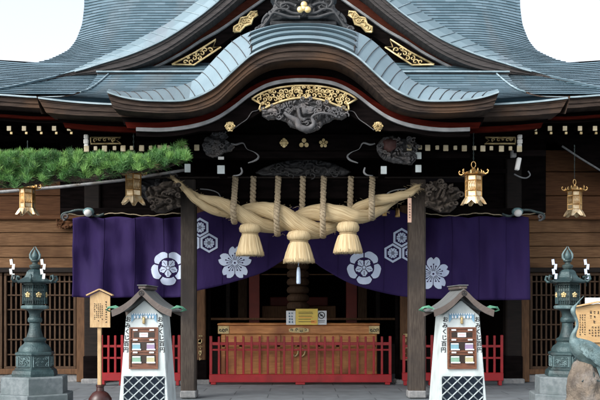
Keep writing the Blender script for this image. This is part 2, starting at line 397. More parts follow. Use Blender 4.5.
def carving(name, poly, Z, height, mat, parent, cell=1.2, freq=9, seed=0, ridge=1.0, curls=0, curlw=.012, back=.05, curl_r=(2.5,5)):
    """deep relief carving: a swirling height field cut to an outline, with curled cloud and mane strands laid over it"""
    rnd = random.Random(seed)
    xs = [p[0] for p in poly]; ys = [p[1] for p in poly]; bm = NB(); V = {}
    nx = int((max(xs)-min(xs))/cell)+1; ny = int((max(ys)-min(ys))/cell)+1; y0w = Z-16
    dmax = max(edge_dist(poly, min(xs)+i*cell*4, min(ys)+j*cell*4) for i in range(nx//4+1) for j in range(ny//4+1) if inside(poly, min(xs)+i*cell*4, min(ys)+j*cell*4)) if nx > 6 else 3
    def H(x, y):
        d = edge_dist(poly, x, y); w = P(x, y, Z)
        q = Vector((w.x*1.0+seed, seed*.7, w.z))
        q = q+Vector((noise.noise(q*freq*.3), 0, noise.noise(q*freq*.3+Vector((5,5,5)))))*.25
        a = abs(noise.noise(q*freq)); b = abs(noise.noise(q*freq*2.3+Vector((3,1,2))))
        prof = min(1, d/max(dmax*.55, .5))**.5
        return height*(.35+.65*prof)*(1-ridge*.75*(1-min(1, a*3.2)))*(.85+.15*min(1,b*4)) if d > cell*.4 else height*.15
    for i in range(nx+1):
        for j in range(ny+1):
            x, y = min(xs)+i*cell, min(ys)+j*cell
            if inside(poly, x, y): V[i,j] = bm.verts.new(P(x,y,Z)+Vector((0,-H(x,y),0)))
    for (i, j), v in list(V.items()):
        q = [V.get(k) for k in ((i,j),(i+1,j),(i+1,j+1),(i,j+1))]
        if all(q): bm.faces.new(q)
    lone = [v for v in bm.verts if not v.link_faces]
    bmesh.ops.delete(bm, geom=lone, context='VERTS')
    bd = [e for e in bm.edges if len(e.link_faces) == 1]
    ex = bmesh.ops.extrude_edge_only(bm, edges=bd)['geom']
    for v in [g for g in ex if isinstance(g, bmesh.types.BMVert)]: v.co.y = y0w+back
    bmesh.ops.recalc_face_normals(bm, faces=bm.faces)
    tries = 0; made = 0
    while made < curls and tries < curls*20:
        tries += 1; q = (rnd.uniform(min(xs),max(xs)), rnd.uniform(min(ys),max(ys)))
        if not inside(poly, *q): continue
        made += 1; r = rnd.uniform(*curl_r)
        add_tube(bm, spiral(q, r, rnd.uniform(.7,1.3), Z, rnd.choice((-1,1)), rnd.uniform(0,6.28), 12, .8, height*.9), [curlw*(1.2-.6*i/12) for i in range(13)], 5)
    return obj(name, bm, mat, parent, smooth='all')
_fontobj = None
def text_bm(bm, txt, size, M4, mi=0, depth=.0, bold=0):
    cu = bpy.data.curves.new('lettering', 'FONT'); cu.body = txt; cu.size = size; cu.align_x = 'CENTER'; cu.align_y = 'CENTER'; cu.extrude = depth; cu.offset = bold; cu.resolution_u = 3
    o = bpy.data.objects.new('lettering', cu); COL.objects.link(o)
    bpy.context.view_layer.update()
    dg = bpy.context.evaluated_depsgraph_get(); me = bpy.data.meshes.new_from_object(o.evaluated_get(dg))
    me.transform(M4); k = len(bm.faces); bm.from_mesh(me); bm.faces.ensure_lookup_table()
    for f in bm.faces[k:]: f.material_index = mi
    bpy.data.objects.remove(o); bpy.data.curves.remove(cu); bpy.data.meshes.remove(me)
R90 = Matrix.Rotation(PI/2, 4, 'X')

# ================================================================= the hall
hall = thing('shrine_hall', 'large dark timber shrine hall with sweeping blue-green copper roofs and gilded gables', 'shrine', (0,4,0))

# ---- main roof
PROF = [(1.3,5.84),(2.3,6.38),(3.3,6.97),(5.0,8.3),(6.5,9.9),(8.0,11.9),(9.2,13.8)]
PR = catmull(PROF, 12)
cum = [0]
for a, b in zip(PR, PR[1:]): cum.append(cum[-1]+math.hypot(b[0]-a[0], b[1]-a[1]))
def prof(v):
    s = v*cum[-1]
    for i in range(len(PR)-1):
        if s <= cum[i+1]+1e-9:
            t = (s-cum[i])/(cum[i+1]-cum[i]); return (PR[i][0]+(PR[i+1][0]-PR[i][0])*t, PR[i][1]+(PR[i+1][1]-PR[i][1])*t)
    return PR[-1]
SIL = [(-900,84),(-60,86),(0,85),(15,83),(30,77),(42,69),(49,60),(56,50),(61,38),(64,18),(65.5,-60),(68,-110),(96,-170)]
def roof_z(y):
    for a, b in zip(PR, PR[1:]):
        if y <= b[0]: return a[1]+(b[1]-a[1])*(y-a[0])/(b[0]-a[0])
    return PR[-1][1]
def main_S(u, v):
    y, z = prof(v); Z = y+16; py = HZ-(z-EYE)*F/Z
    Xb = (AX-interp(SIL, py))/F*Z
    x = (2*u-1)*Xb; ax = abs(x)
    s = max(0, min(1, (ax-3.9)/1.5)); rv = max(0,min(1,(v-.16)/.24)); roll = -.24*s*s*rv*rv*(3-2*rv)
    out = max(0, ax-5.5); lift = .055*out**1.6
    fade = 1 if py > 20 else max(0, (py+60)/80)
    return Vector((x, y, z+roll*max(.3,fade)+lift))
o = obj('main_roof', courses(main_S, 84, 110, .017, 20), 'copper', hall, label='blue-green lapped copper main roof')
# rear slope, closing sides
bm = NB()
top = [main_S(k/30, 1) for k in range(31)]; back = [Vector((p.x*1.3, 9.2+7.9, 5.9)) for p in top]; mid = [Vector((p.x, 12.5, 9.2)) for p in top]
add_loft(bm, [top, mid, back]); obj('rear_roof', bm, 'copper', hall)
for s in (0, 1):
    bm = NB()
    edge = [main_S(s, k/40) for k in range(41)]
    sx = -1 if s == 0 else 1
    low = [Vector((p.x-sx*.0, max(p.y, 9.2) if p.z > 9 else p.y+2.5, min(p.z, 13.8)-.35)) for p in edge]
    add_loft(bm, [edge, low]); obj('verge_side', bm, 'bark', hall)
bm = NB(); span_box(bm, (-5.4,8.9,13.7), (5.4,9.5,14.6), .05); obj('ridge', bm, 'ridge_tile', hall)

# main eave: layered edge, painted red board, soffit
mpairs = [(-170,86,-170,97),(-60,92,-60,102.5),(0,95,0,105.5),(40,97.5,40,108),(90,96,90,107),(150,95,150,106),(303,95,303,106)]
bm = band(NB(), mpairs, 17.25, .5, 5, 5, (0,.014,0,.02,.004)); obj('eave_edge', bm, 'bark', hall, label='layered brown eave edge of the main roof')
bm = band(NB(), [(a,b-1.3,c,b+.3) for a,b,c,d in mpairs], 17.2, .3, 1, 5); obj('eave_lip', bm, 'roof_edge', hall)
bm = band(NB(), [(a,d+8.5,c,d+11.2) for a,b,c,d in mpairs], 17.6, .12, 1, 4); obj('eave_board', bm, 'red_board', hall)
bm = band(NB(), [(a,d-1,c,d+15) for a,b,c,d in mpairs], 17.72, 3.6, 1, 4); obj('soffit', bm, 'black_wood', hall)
caps_main = [10-15*k for k in range(-4,8)]
for px in [10,25,40,55,70]+[-5-15*k for k in range(5)]:
    for q in (px, 2*AX-px-2):
        zc = 129 - max(0, (px*-1))*.02
        c = P(q, zc, 17.75); bm = bx((c.x, c.y+1.1, c.z+.15), (.085,2.3,.10), .004, Matrix.Rotation(.13,3,'X'))
        r = obj('rafter', bm, 'black_wood', hall)
        bm = bx((c.x, c.y-.06, c.z), (.085,.02,.095), .004); obj('rafter_cap', bm, 'rafter_cap', r)
        c2 = c+Vector((.035,-.02,-.085)); bm = bx((c2.x, c2.y, c2.z), (.05,.03,.05), .004); obj('rafter_cap', bm, 'pale_gold', r)

# ---- porch roof (lower, in front)
pe = [(38,98),(70,101.5),(108,104.5),(160,106),(303,106)]
peL = catmull(mirror_pts(pe), 8)
def pe_z(px): return interp(peL, px)
PK = catmull([(-1.7,0),(-.7,.27),(.3,.575),(1.3,.94),(2.0,1.31),(2.8,1.80),(3.2,2.05)], 6)
def pk(y):
    return interp(PK, y)
def porch_S(u, v):
    y = -1.7+4.9*v; x = (2*u-1)*4.31
    px = 300+(x-CX)*F/14.3; base = Z_(pe_z(px), 14.3)
    lift0 = base-Z_(105,14.3)
    s = max(0,(abs(x)-3.4)/.9)
    return Vector((x, y, Z_(105,14.3)+lift0*(1-v)**2+pk(y)-.05*s*max(0,v-.5)+.012))
obj('porch_roof', courses(porch_S, 34, 60, .012, 9), 'copper', hall, label='lower copper porch roof under the curved gable')
# fold where the porch roof meets the main slope
for s in (-1, 1):
    pts = [porch_S(.5+s*.5, v) for v in (.56,.62,.7,.78,.86,.94,1)]
    pts = [Vector((p.x-s*.0-s*.35*i/6, p.y, p.z+.03)) for i, p in enumerate(pts)]
    bm = add_tube(NB(), pts, .018, 6); obj('valley_strip', bm, 'roof_edge', hall)
    pts = [porch_S(.5+s*.5, v)+Vector((0,0,-.03)) for v in (0,.15,.3,.45,.6)]
    bm = NB(); add_loft(bm, [[p+Vector((s*.03,0,.05)) for p in pts], [p+Vector((-s*.05,0,-.24)) for p in pts]])
    obj('verge_board', bm, 'bark', hall)
ppairs = [(38,98.3,46,112.5),(70,102,74,115),(108,104.5,110,116.5),(160,106,160,118),(303,106,303,118)]
def mir(pairs): return [(2*AX-a,b,2*AX-c,d) for a,b,c,d in pairs]
ppairs = ppairs[:4]
for pp_ in (ppairs, mir(ppairs)):
    obj('eave_edge', band(NB(), pp_, 14.3, .5, 5, 5, (0,.012,0,.018,.004), mirror=False), 'bark', hall, label='layered brown eave edge of the porch roof')
    obj('eave_lip', band(NB(), [(a-.3,b-1.5,a+.3,b+.2) for a,b,c,d in pp_], 14.27, .3, 1, 5, mirror=False), 'roof_edge', hall)
rb0 = [(63,122.5,65,127.5),(90,125,90,130),(130,127,130,132),(150,127.5,150,132)]
for pp_ in (rb0, mir(rb0)): obj('eave_board', band(NB(), pp_, 14.65, .1, 1, 5, mirror=False), 'red_board', hall)
sf0 = [(48,110,63,124),(70,113,74,127),(108,115,110,129),(160,117,160,131)]
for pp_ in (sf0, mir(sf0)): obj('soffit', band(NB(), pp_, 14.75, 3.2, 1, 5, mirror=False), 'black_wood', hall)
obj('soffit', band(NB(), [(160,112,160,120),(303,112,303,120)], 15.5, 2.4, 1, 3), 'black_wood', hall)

# ---- big triangular gable
g_top = [(-60,93.5),(0,88),(40,79.5),(75,72),(100,64.5),(134,53.5),(167,38.5),(200,16.5),(225,-4),(250,-27),(275,-47),(290,-55),(303,-58)]
g_th = [1.5,1.7,2.2,3.2,8,12.5,13,12.5,14,15,16,17,17]
def gZ(px):
    if px >= 100: return 18.6
    # on the main slope the tail of the verge lies on the sheets
    lo, hi = 17.2, 18.8; py = interp(g_top, px)
    for _ in range(30):
        m = (lo+hi)/2; u = .5+ (X_(px,m))/(2*8)
        pz = HZ-(roof_z(m-16)-EYE)*F/m
        if pz > py: lo = m
        else: hi = m
    return min(18.6, lo-.22)
gsm = catmull([(a,b,t) for (a,b),t in zip(g_top, g_th)], 6)
def gable_strip(off0, off1, dz0, dz1, mat, name, layers=1, steps=(0,), cut=-999, depth=.5, slab=True):
    bm = NB()
    for sgn in (0, 1):
        for l in range(layers):
            rings = []
            for (px, py, th) in gsm:
                if px < cut: continue
                Z = gZ(px); a = off0(th)+ (off1(th)-off0(th))*l/layers; b = off0(th)+(off1(th)-off0(th))*(l+1)/layers
                st = steps[l % len(steps)]
                t = P(px, py+a, Z)+Vector((0,dz0+st,0)); w = P(px, py+b, Z)+Vector((0,dz0+st,0))
                dd = depth*max(.08,min(1,(px-78)/40)); ring = [t, w, w+Vector((0,dd,0)), t+Vector((0,dd,0))]
                if sgn: ring = [Vector((2*X_(AX,Z)-p.x, p.y, p.z)) for p in ring]
                rings.append([bm.verts.new(p) for p in ring])
            for i in range(len(rings)-1):
                for k in range(4): bm.faces.new((rings[i][k], rings[i][(k+1)%4], rings[i+1][(k+1)%4], rings[i+1][k]))
            bm.faces.new(rings[0][::-1])
    bmesh.ops.recalc_face_normals(bm, faces=bm.faces)
    return obj(name, bm, mat, hall)
gable_strip(lambda t: 0, lambda t: t, 0, 0, 'bark_grey', 'gable_edge', 4, (0,.02,.0,.03), depth=.6)
gable_strip(lambda t: -1.2, lambda t: .2, -.04, 0, 'roof_edge', 'gable_lip', depth=.3, cut=72)
# raking verge sheets above the gable edge
vw = [(-60,-.8),(0,-.8),(55,-.6),(75,2),(90,4.5),(117,8.5),(144,12.5),(167,14),(194,16),(225,17),(303,17)]
def verge(u_pts, sgn):
    rows = []
    for k in range(3):
        c = []
        for (px, py, th) in u_pts:
            Z = gZ(px); w = interp(vw, px)
            p = P(px, py-1.0-w*k/2*1.02, Z+.30*k/2*min(1,w/6)); 
            if sgn: p = Vector((2*X_(AX,Z)-p.x, p.y, p.z))
            c.append(p)
        rows.append(c)
    return rows
bm = NB(); seams = NB()
for sgn in (0, 1):
    rows = verge(gsm, sgn)
    last = [p+Vector((0,3.5,.0)) if gsm[i][0] > 110 else p+Vector((0,.2,-.1)) for i, p in enumerate(rows[-1])]
    add_loft(bm, rows+[last])
    for i in range(6, len(gsm)-1, 2):
        if gsm[i][0] < 84: continue
        a, b = rows[0][i], rows[2][i]; j = max(0, i-3); b = rows[2][j]
        add_tube(seams, [a+Vector((0,-.006,.006)), (a+rows[1][max(0,i-2)]*0+rows[1][max(0,i-1)])*.5+(rows[1][max(0,i-2)]-a)*.5+Vector((0,-.006,.006)), b+Vector((0,-.004,.008))], .009, 4)
g = obj('gable_roof', bm, 'copper_verge', hall); obj('sheet_seams', seams, 'roof_edge', g)
# inner rake boards
inner = [(140,70),(151,67.5),(180,52.5),(200,39.5),(220,28),(240,14),(257,2),(280,-14),(303,-25)]
def rake(name, o0, o1, Z, depth, mat, start=0):
    p = [(a,b+o0,a+ (0 if i else 4),b+o1) for i,(a,b) in enumerate(inner[start:])]
    return obj(name, band(NB(), p, Z, depth, 1, 5), mat, hall)
rake('rake_edge', 0, 2.8, 18.95, .1, 'pale_edge')
rake('rake_board', -9, -.2, 19.0, .1, 'redbrown_board')
rake('rake_panel', 2.9, 17, 19.02, .12, 'black_wood')
bm = NB()
dk = [(95,70),(134,62),(167,47),(200,26),(225,6),(250,-16),(275,-34),(303,-45)]
add_prism(bm, [(X_(x,19.3), Z_(y,19.3)) for x, y in dk+[(2*AX-x,y) for x,y in dk[-2::-1]]]+[(X_(511,19.3), Z_(76,19.3)),(X_(95,19.3), Z_(76,19.3))], 3.3, 3.5); obj('gable_wall', bm, 'black_wood', hall)
for xa in (124, 2*AX-150): obj('gable_foot', pbox(NB(), xa, 61, xa+26, 71, 19.2, .08), 'redbrown_board', hall)
bm = NB(); pbox(bm, 96, 70.6, 510, 72, 18.45, .25, .005); obj('gable_sill', bm, 'roof_edge', hall)
bm = NB(); pbox(bm, 97, 72.1, 509, 75, 18.5, .25, .005); obj('gable_sill', bm, 'bark_grey', hall)
for mirror in (0, 1):
    f = (lambda x: 2*AX-x) if mirror else (lambda x: x)
    filigree(hall, 'gilt_plate', [(f(x),y) for x, y in [(172,64.5),(194,65),(221,47),(213,47.5),(216,39.5),(196,52)]], 18.9, seed=3, cell=5.5, w=.017)
    filigree(hall, 'gilt_plate', [(f(x),y) for x, y in [(234,32),(240,31.5),(245,26),(251,24),(253,18),(257.5,15),(257,11.5),(251,12),(247,17),(241,18),(239,24),(234,27)]], 18.9, seed=5, cell=5, w=.020, back='pale_gold')
    filigree(hall, 'gilt_plate', [(f(x),y) for x, y in [(214,3),(222,-8),(230,-8),(226,4)]], 18.9, seed=6, cell=5, w=.017)

# ---- curved (cusped) gable over the porch
KT = [(107,92.3,113,108),(122,97,126,110.5),(140,100,142,111.8),(160,101,161,112.8),(180,100.8,181,112.3),(192,98.5,193,111),(205,93,206,107.5),(217,85.5,218.5,101),(233,71,235,85.5),(250,56,252,71.5),(267,47.5,268,63),(284,43.3,285,60),(303,42,303,59.5)]
bm = band(NB(), KT, 13.8, .45, 6, 6, (0,.015,0,.02,.004,.012)); obj('curved_gable_edge', bm, 'bark', hall, label='layered brown edge of the curved gable')
bm = band(NB(), [(a-.2,b-1.3,a+.2,b+.4) for a,b,c,d in KT], 13.76, .3, 1, 6); obj('curved_gable_lip', bm, 'roof_edge', hall)
UP = [(110,91.2),(125,92.3),(142,91.5),(158,89.5),(176,86.5),(186,84),(196,78.5),(206,68),(219,54),(234,40),(250,31.5),(268,26),(284,23.5),(303,23)]
KL = catmull(mirror_pts([(a,b) for a,b,c,d in KT]), 6); UL = catmull(mirror_pts(UP+[])[:], 6)
def resamp(pl, n):
    d = [0]
    for a, b in zip(pl, pl[1:]): d.append(d[-1]+math.hypot(b[0]-a[0], b[1]-a[1]))
    out = []; j = 0
    for i in range(n+1):
        s = d[-1]*i/n
        while j < len(d)-2 and d[j+1] < s: j += 1
        t = (s-d[j])/max(1e-9, d[j+1]-d[j]); out.append((pl[j][0]+(pl[j+1][0]-pl[j][0])*t, pl[j][1]+(pl[j+1][1]-pl[j][1])*t))
    return out
NS = 120
KR, UR = resamp(KL, NS), resamp(UL, NS)
bm = NB(); uvl = bm.loops.layers.uv.verify()
NR = 4
def vp(i, t): # point on the raking verge
    a = P(KR[i][0], KR[i][1]-1.2, 13.8); b = P(UR[i][0], UR[i][1], 14.35)
    m = a.lerp(b, t); m.z += .03*math.sin(PI*t); return m
for r in range(NR):
    for i in range(NS):
        c0 = max(0, 1-abs(i+.5-NS/2)/(NS*.10)) ; st = .035 if abs(i-NS/2) < NS*.13 else 0
        st2 = .035 if abs(i+1-NS/2) < NS*.13 else 0
        t0, t1 = r/NR, (r+1)/NR
        q = [vp(i,t0)+Vector((0,-st,st)), vp(i+1,t0)+Vector((0,-st2,st2)), vp(i+1,t1), vp(i,t1)]
        vs = [bm.verts.new(p) for p in q]; fc = bm.faces.new(vs)
        for lp, uv in zip(fc.loops, ((i*.09,(r if st else 0)+.1),(i*.09+.09,(r if st else 0)+.1),(i*.09+.09,(r if st else 0)+.9),(i*.09,(r if st else 0)+.9))): lp[uvl].uv = uv
        if r and not (st or st2): continue
        lowv = [bm.verts.new(p) for p in (vp(i,t0)+Vector((0,.02,0)), vp(i+1,t0)+Vector((0,.02,0)))]
        bm.faces.new((lowv[0], lowv[1], vs[1], vs[0]))
ub = [P(x, y, 14.35) for x, y in UR]
add_loft(bm, [ub, [Vector((p.x, p.y+2.4, p.z+.25)) for p in ub], [Vector((p.x*.96, p.y+4.6, p.z+.45)) for p in ub]])
g = obj('curved_gable_roof', bm, 'copper_verge', hall, label='pale copper sheets curving over the porch gable')
seams = NB()
for i in range(4, NS-3, 3):
    if abs(i-NS/2) < NS*.11: continue
    s = 1 if i < NS/2 else -1
    j = max(0, min(NS, i-s*4))
    pts = []
    pa_, pb_ = vp(i,0), vp(j,1)
    for k in range(5):
        t = k/4; p = pa_.lerp(pb_, t); p.z += .03*math.sin(PI*t); pts.append(p+Vector((0,-.008,.008)))
    add_tube(seams, pts, .007, 4)
for i in (NS//2-int(NS*.13), NS//2+int(NS*.13)):
    add_tube(seams, [vp(i,0)+Vector((0,-.03,.03)), vp(i,1)], .014, 4)
obj('sheet_seams', seams, 'bark_grey', g)
GR = [(136,127.2),(160,127.8),(180,126.2),(200,122.3),(217,115.8),(233,105.5),(250,92.5),(267,83.3),(284,79.2),(303,78)]
bm = band(NB(), [(a,b,a,b+3.7) for a,b in GR], 14.15, .12, 1, 6); obj('curved_gable_trim', bm, 'pale_edge', hall)
RT = [(125,122,127,128),(140,122.5,140,128.5),(160,122.3,160,128.3),(180,120.3,180,126.6),(200,116,200,122.8),(217,109.3,217,116.3),(233,99.5,233,106),(250,87.5,250,93),(267,79.2,267,83.8),(284,75.8,284,79.8),(303,75,303,78.6)]
bm = band(NB(), RT, 14.22, .1, 1, 6); obj('curved_gable_board', bm, 'red_board', hall)
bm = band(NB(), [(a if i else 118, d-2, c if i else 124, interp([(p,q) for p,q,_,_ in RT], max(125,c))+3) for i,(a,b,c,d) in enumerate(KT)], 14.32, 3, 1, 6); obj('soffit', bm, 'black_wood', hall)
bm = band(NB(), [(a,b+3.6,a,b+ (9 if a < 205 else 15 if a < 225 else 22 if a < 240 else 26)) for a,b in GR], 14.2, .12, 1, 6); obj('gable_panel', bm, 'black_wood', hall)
# thin moulding lines on the black panel
for s in (0, 1):
    f = (lambda x: 2*AX-x) if s else (lambda x: x)
    bm = add_tube(NB(), [P(f(x),y,14.18) for x, y in catmull([(232,130),(240,124),(247,119),(252,112),(258,110),(262,104)],4)], .008, 5); obj('panel_moulding', bm, 'carving', hall)
# solid dark tympanum behind
bm = NB(); tp = [(x,y+3) for x,y in GR]; tp = tp+[(2*AX-x,y) for x,y in tp[-2::-1]]
add_prism(bm, [(X_(x,15.2), Z_(y-2,15.2)) for x, y in tp]+[(X_(470,15.2), Z_(158,15.2)),(X_(136,15.2), Z_(158,15.2))], -.8, -.6); obj('tympanum', bm, 'black_wood', hall)
# gilt crescent and dragon relief
cres = catmull([(252,99),(262,93),(276,88.5),(290,86.3),(304,85.8),(318,86.3),(332,88.5),(346,93),(357,99)],3)
cresb = catmull([(348,104),(348,110.5),(335,104.5),(320,99.5),(304,97.5),(288,99.5),(273,104.5),(260,110.5),(261,104)],3)
filigree(hall, 'gilt_crescent', cres+cresb, 14.12, seed=11, cell=5.2, w=.014, mat='pale_gold')
bm = add_tube(NB(), [P(x,y,14.05) for x, y in catmull([(260,110.5),(273,104.5),(288,99.5),(304,97.8),(320,99.5),(335,104.5),(348,110.5)],5)], .019, 6); obj('gilt_rim', bm, 'pale_gold', hall)
dragon = [(262,111),(273,106),(288,101.5),(304,99.5),(320,101.5),(335,106),(346,111),(347,117),(342,120),(334,119),(330,122),(324,124),(320,129),(313,132),(306,133.5),(297,129),(290,127),(286,122),(278,119),(268,120),(262,116)]
carving('dragon_relief', dragon, 14.15, .16, 'carving', hall, cell=.55, freq=11, seed=3, curls=60, curlw=.012, curl_r=(1.4,3.4))
bm = NB(); add_tube(bm, [P(x,y,13.95) for x, y in catmull([(284,112),(290,117),(297,121),(300,127),(308,129),(314,124),(312,117),(320,113),(330,114),(337,117)],5)], [.02+.035*math.sin(PI*min(1,i/30)) for i in range(46)], 8)
obj('dragon_body', bm, 'carving', hall, smooth='all')
for s, px in ((0,230),(1,378)):
    bm = NB(); c = P(px,126.5,14.12)
    add_lathe(bm, [(0.001,0),(.075,0),(.075,.02),(.06,.03),(.001,.032)], (0,0,0), 16)
    bmesh.ops.rotate(bm, verts=bm.verts, cent=(0,0,0), matrix=Matrix.Rotation(PI/2,3,'X')); bmesh.ops.translate(bm, verts=bm.verts, vec=c)
    for k in range(6): add_tube(bm, spiral((px+2.8*math.cos(k*1.05),126.5+2.8*math.sin(k*1.05)), 2.2, .9, 14.05, 1 if k%2 else -1, k, 8), .012, 4)
    obj('gilt_boss', bm, 'pale_gold', hall)
# ridge-end ornament sitting on top of the curved gable
half = [(304,-14),(292,-14),(284,-10),(276,-8),(270,-2),(274,4),(272,9),(268,12),(266,17),(262,20),(261,24),(257,27),(255,30.5),(259,32),(264,31),(267,27),(274,22.5),(284,20),(294,19),(304,18.5)]
orn = half+[(608-x,y) for x,y in half[-2:0:-1]]
carving('ridge_ornament', orn, 14.7, .12, 'ridge_tile', hall, cell=.7, freq=6, seed=8, ridge=.55, curls=0, back=.2)
bm = NB()
for s in (0,1):
    f = (lambda x: 608-x) if s else (lambda x: x)
    for line in ([(300,17),(290,17),(280,14),(273,13),(268,20),(263,26),(258,30)],[(302,14),(292,13),(284,9),(276,10),(270,17),(266,23),(263,28)],[(296,6),(288,3),(281,5),(283,10),(289,8),(287,5)],[(300,0),(290,-5),(280,-3),(276,2),(280,7),(286,5),(284,1)],[(268,14),(264,18),(262,23)],[(300,-8),(292,-11),(286,-8)]):
        pts = [P(f(x),y,14.5) for x,y in catmull(line,4)]; add_tube(bm, pts, [.032*(1-.5*i/len(pts)) for i in range(len(pts))], 6)
    add_tube(bm, spiral((f(258),29.5), 3.6, 1.3, 14.5, -1 if s else 1, 0), .022, 6)
obj('ornament_scrolls', bm, 'ridge_tile', hall, smooth='all')
bm = NB()
for x, y, r in ((304,4.5,3.4),(300.3,9.5,3.4),(307.7,9.5,3.4),(304,8,3)):
    c = P(x,y,14.42); bmesh.ops.create_uvsphere(bm, u_segments=12, v_segments=8, radius=r/F*14.5, matrix=Matrix.Translation(c) @ Matrix.Diagonal((1,.5,1,1)))
obj('gilt_crest', bm, 'gold', hall, smooth='all')
bm = NB(); pbox(bm, 270, 20.5, 337, 25.5, 14.62, .3, .02); obj('ornament_base', bm, 'ridge_tile', hall)

# ---- porch timbers (between gable and rope)
bm = NB(); pbox(bm, 196, 178, 411, 199, 15.85, .34, .02); obj('tie_beam', bm, 'black_wood', hall, label='heavy dark tie beam carrying the straw rope')
bm = NB(); pbox(bm, 130, 176.5, 476, 178.3, 15.8, .5, .004); obj('beam_cap', bm, 'dark_wood', hall)
bm = NB(); pbox(bm, 200, 134, 406, 150, 15.1, .25, .01); obj('crest_beam', bm, 'black_wood', hall)
bm = NB(); pbox(bm, 60, 150, 546, 156, 15.35, .3, .01); obj('eave_purlin', bm, 'black_wood', hall)
bm = NB(); pbox(bm, 90, 135, 516, 150, 15.3, .12, .01); obj('purlin', bm, 'black_wood', hall)
bm = NB(); pbox(bm, 140, 150, 466, 178, 16.3, .12, .01); obj('back_board', bm, 'black_wood', hall)
carving('cloud_relief', [(262,168),(275,163),(290,160),(304,158),(318,160),(333,163),(344,168),(352,172),(345,176.5),(325,177),(283,177),(262,176.5),(254,173)], 15.9, .10, 'carving_dark', hall, cell=.8, freq=8, seed=6, curls=22, curlw=.014)
bm = NB(); c = P(284,143,15.1)
def disc(bm, c, r, t=.015, n=18, rh=0):
    rg = [Vector((c.x+(r)*math.cos(2*PI*k/n), c.y, c.z+r*math.sin(2*PI*k/n))) for k in range(n)]
    f = [bm.verts.new(p) for p in rg]; b = [bm.verts.new(p-Vector((0,t,0))) for p in rg]
    bm.faces.new(b); 
    for k in range(n): bm.faces.new((f[k], f[(k+1)%n], b[(k+1)%n], b[k]))
u = 15.1/F
for x, y, r in ((284,139.9,1.7),(281.3,143,1.7),(286.7,143,1.7),(284,146,1.7),(282,141,1.2),(286,141,1.2),(282,145,1.2),(286,145,1.2),(284,143,1.3)): disc(bm, P(x,y,15.08), r*u)
obj('gilt_crest', bm, 'pale_gold', hall)
bm = NB()
for x, y, r in ((304,140.5,2.2),(301.5,145,2.2),(306.5,145,2.2)): disc(bm, P(x,y,15.08), r*u)
obj('gilt_crest', bm, 'pale_gold', hall)
bm = NB()
for k in range(5): disc(bm, P(323.5+3*math.sin(k*2*PI/5),143.3-3*math.cos(k*2*PI/5),15.08), 1.55*u)
disc(bm, P(323.5,143.3,15.06), 1.2*u); obj('gilt_crest', bm, 'pale_gold', hall)
# rafters with painted ends either side of the porch
for k, x in enumerate([105,123,142,161,179,197]+[96+0]):
    pass
for side in (0, 1):
    f = (lambda x: 2*AX-x) if side else (lambda x: x)
    for x, big in [(87,1),(96,0),(105,1),(115,0),(123.5,1),(132,0),(142,1),(151,0),(160.5,1),(169,0),(178.5,1),(186,0),(197,1)]:
        c = P(f(x), 149-(0 if big else .4)-(x-105)*.012, 15.0); w = .085 if big else .06
        r = obj('rafter', bx((c.x, c.y+.9, c.z+.09), (w,1.8,w*1.15), .004, Matrix.Rotation(.1,3,'X')), 'black_wood', hall)
        obj('rafter_cap', bx((c.x, c.y-.03, c.z), (w,.02,w*1.2), .006), 'rafter_cap', r)
    # gilt plate on the purlin
    filigree(hall, 'gilt_plate', [(f(91),137.5),(f(121),137.5),(f(117),140.5),(f(121.5),143.8),(f(91),143.8)], 15.15, seed=20, cell=4.6, w=.012)
    # painted white bracket ends
    bm = NB()
    for a in ([(86,134.5),(86.5,139),(86,144),(87,150)],): 
        for i in range(3):
            p, q = a[i], a[i+1]; A = P(f(p[0]),p[1],15.0); B = P(f(q[0]),q[1],15.0)
            add_box(bm, (A+B)/2, (.085 if i%2 else .075,.06,(A-B).length*.96), .012)
    obj('bracket_tip', bm, 'white_paint', hall)
    wb = [(221,158,6.5,3.6),(221,169.5,8,9)] if not side else [(606-383.8,170,6.5,8.5),(606-418.5,155.5,6.5,7.5),(606-418.5,168.5,6.5,8)]
    if not side: wb += [(187.5,168,6.5,9)]
    for (x,y,w,h) in wb:
        bm = NB(); pbox(bm, f(x)-w/2, y-h/2, f(x)+w/2, y+h/2, 15.05, .5, .01); b_ = obj('bracket_arm', bm, 'black_wood', hall)
        bm = NB(); pbox(bm, f(x)-w/2+.3, y-h/2+.3, f(x)+w/2-.3, y+h/2-.3, 15.03, .018, .004); obj('bracket_tip', bm, 'machine_white' if h > 4 else 'white_paint', b_)
    # white outlined beam noses with cloud profile
    for ln in ([(231,143.5),(236,144.5),(243,143),(247,149),(254,152),(258.5,156),(256,160),(248,163)],[(241,167.5),(242,172),(239,175),(233,175.5)]):
        pts = [P(f(x),y,14.98) for x,y in catmull(ln,4)]; bm = add_tube(NB(), pts, [.012*(1+.6*math.sin(i*.35)) for i in range(len(pts))], 5); obj('painted_profile', bm, 'pale_edge', hall)
    pts = [P(f(x),y,15.82) for x,y in catmull([(200,189),(210,190),(218,193),(222,199),(230,202)],4)]; obj('painted_profile', add_tube(NB(), pts, .012, 5), 'pale_edge', hall)
    pts = [P(f(x),y,16.6) for x,y in catmull([(78,171),(76,175),(80,178),(86,177),(92,174)],4)]; obj('painted_profile', add_tube(NB(), pts, .014, 5), 'pale_edge', hall)
    bm = NB(); pbox(bm, f(92)-2.5, 150, f(92)+2.5, 157, 15.2, .1, .006); obj('bracket_tip', bm, 'stone_foot', hall)
    bm = NB(); A = P(f(88),164,15.3); add_box(bm, A, (.075,.08,.22), .012, Matrix.Rotation((-.2 if side else .2),3,'Y').inverted()); obj('bracket_tip', bm, 'white_paint', hall)
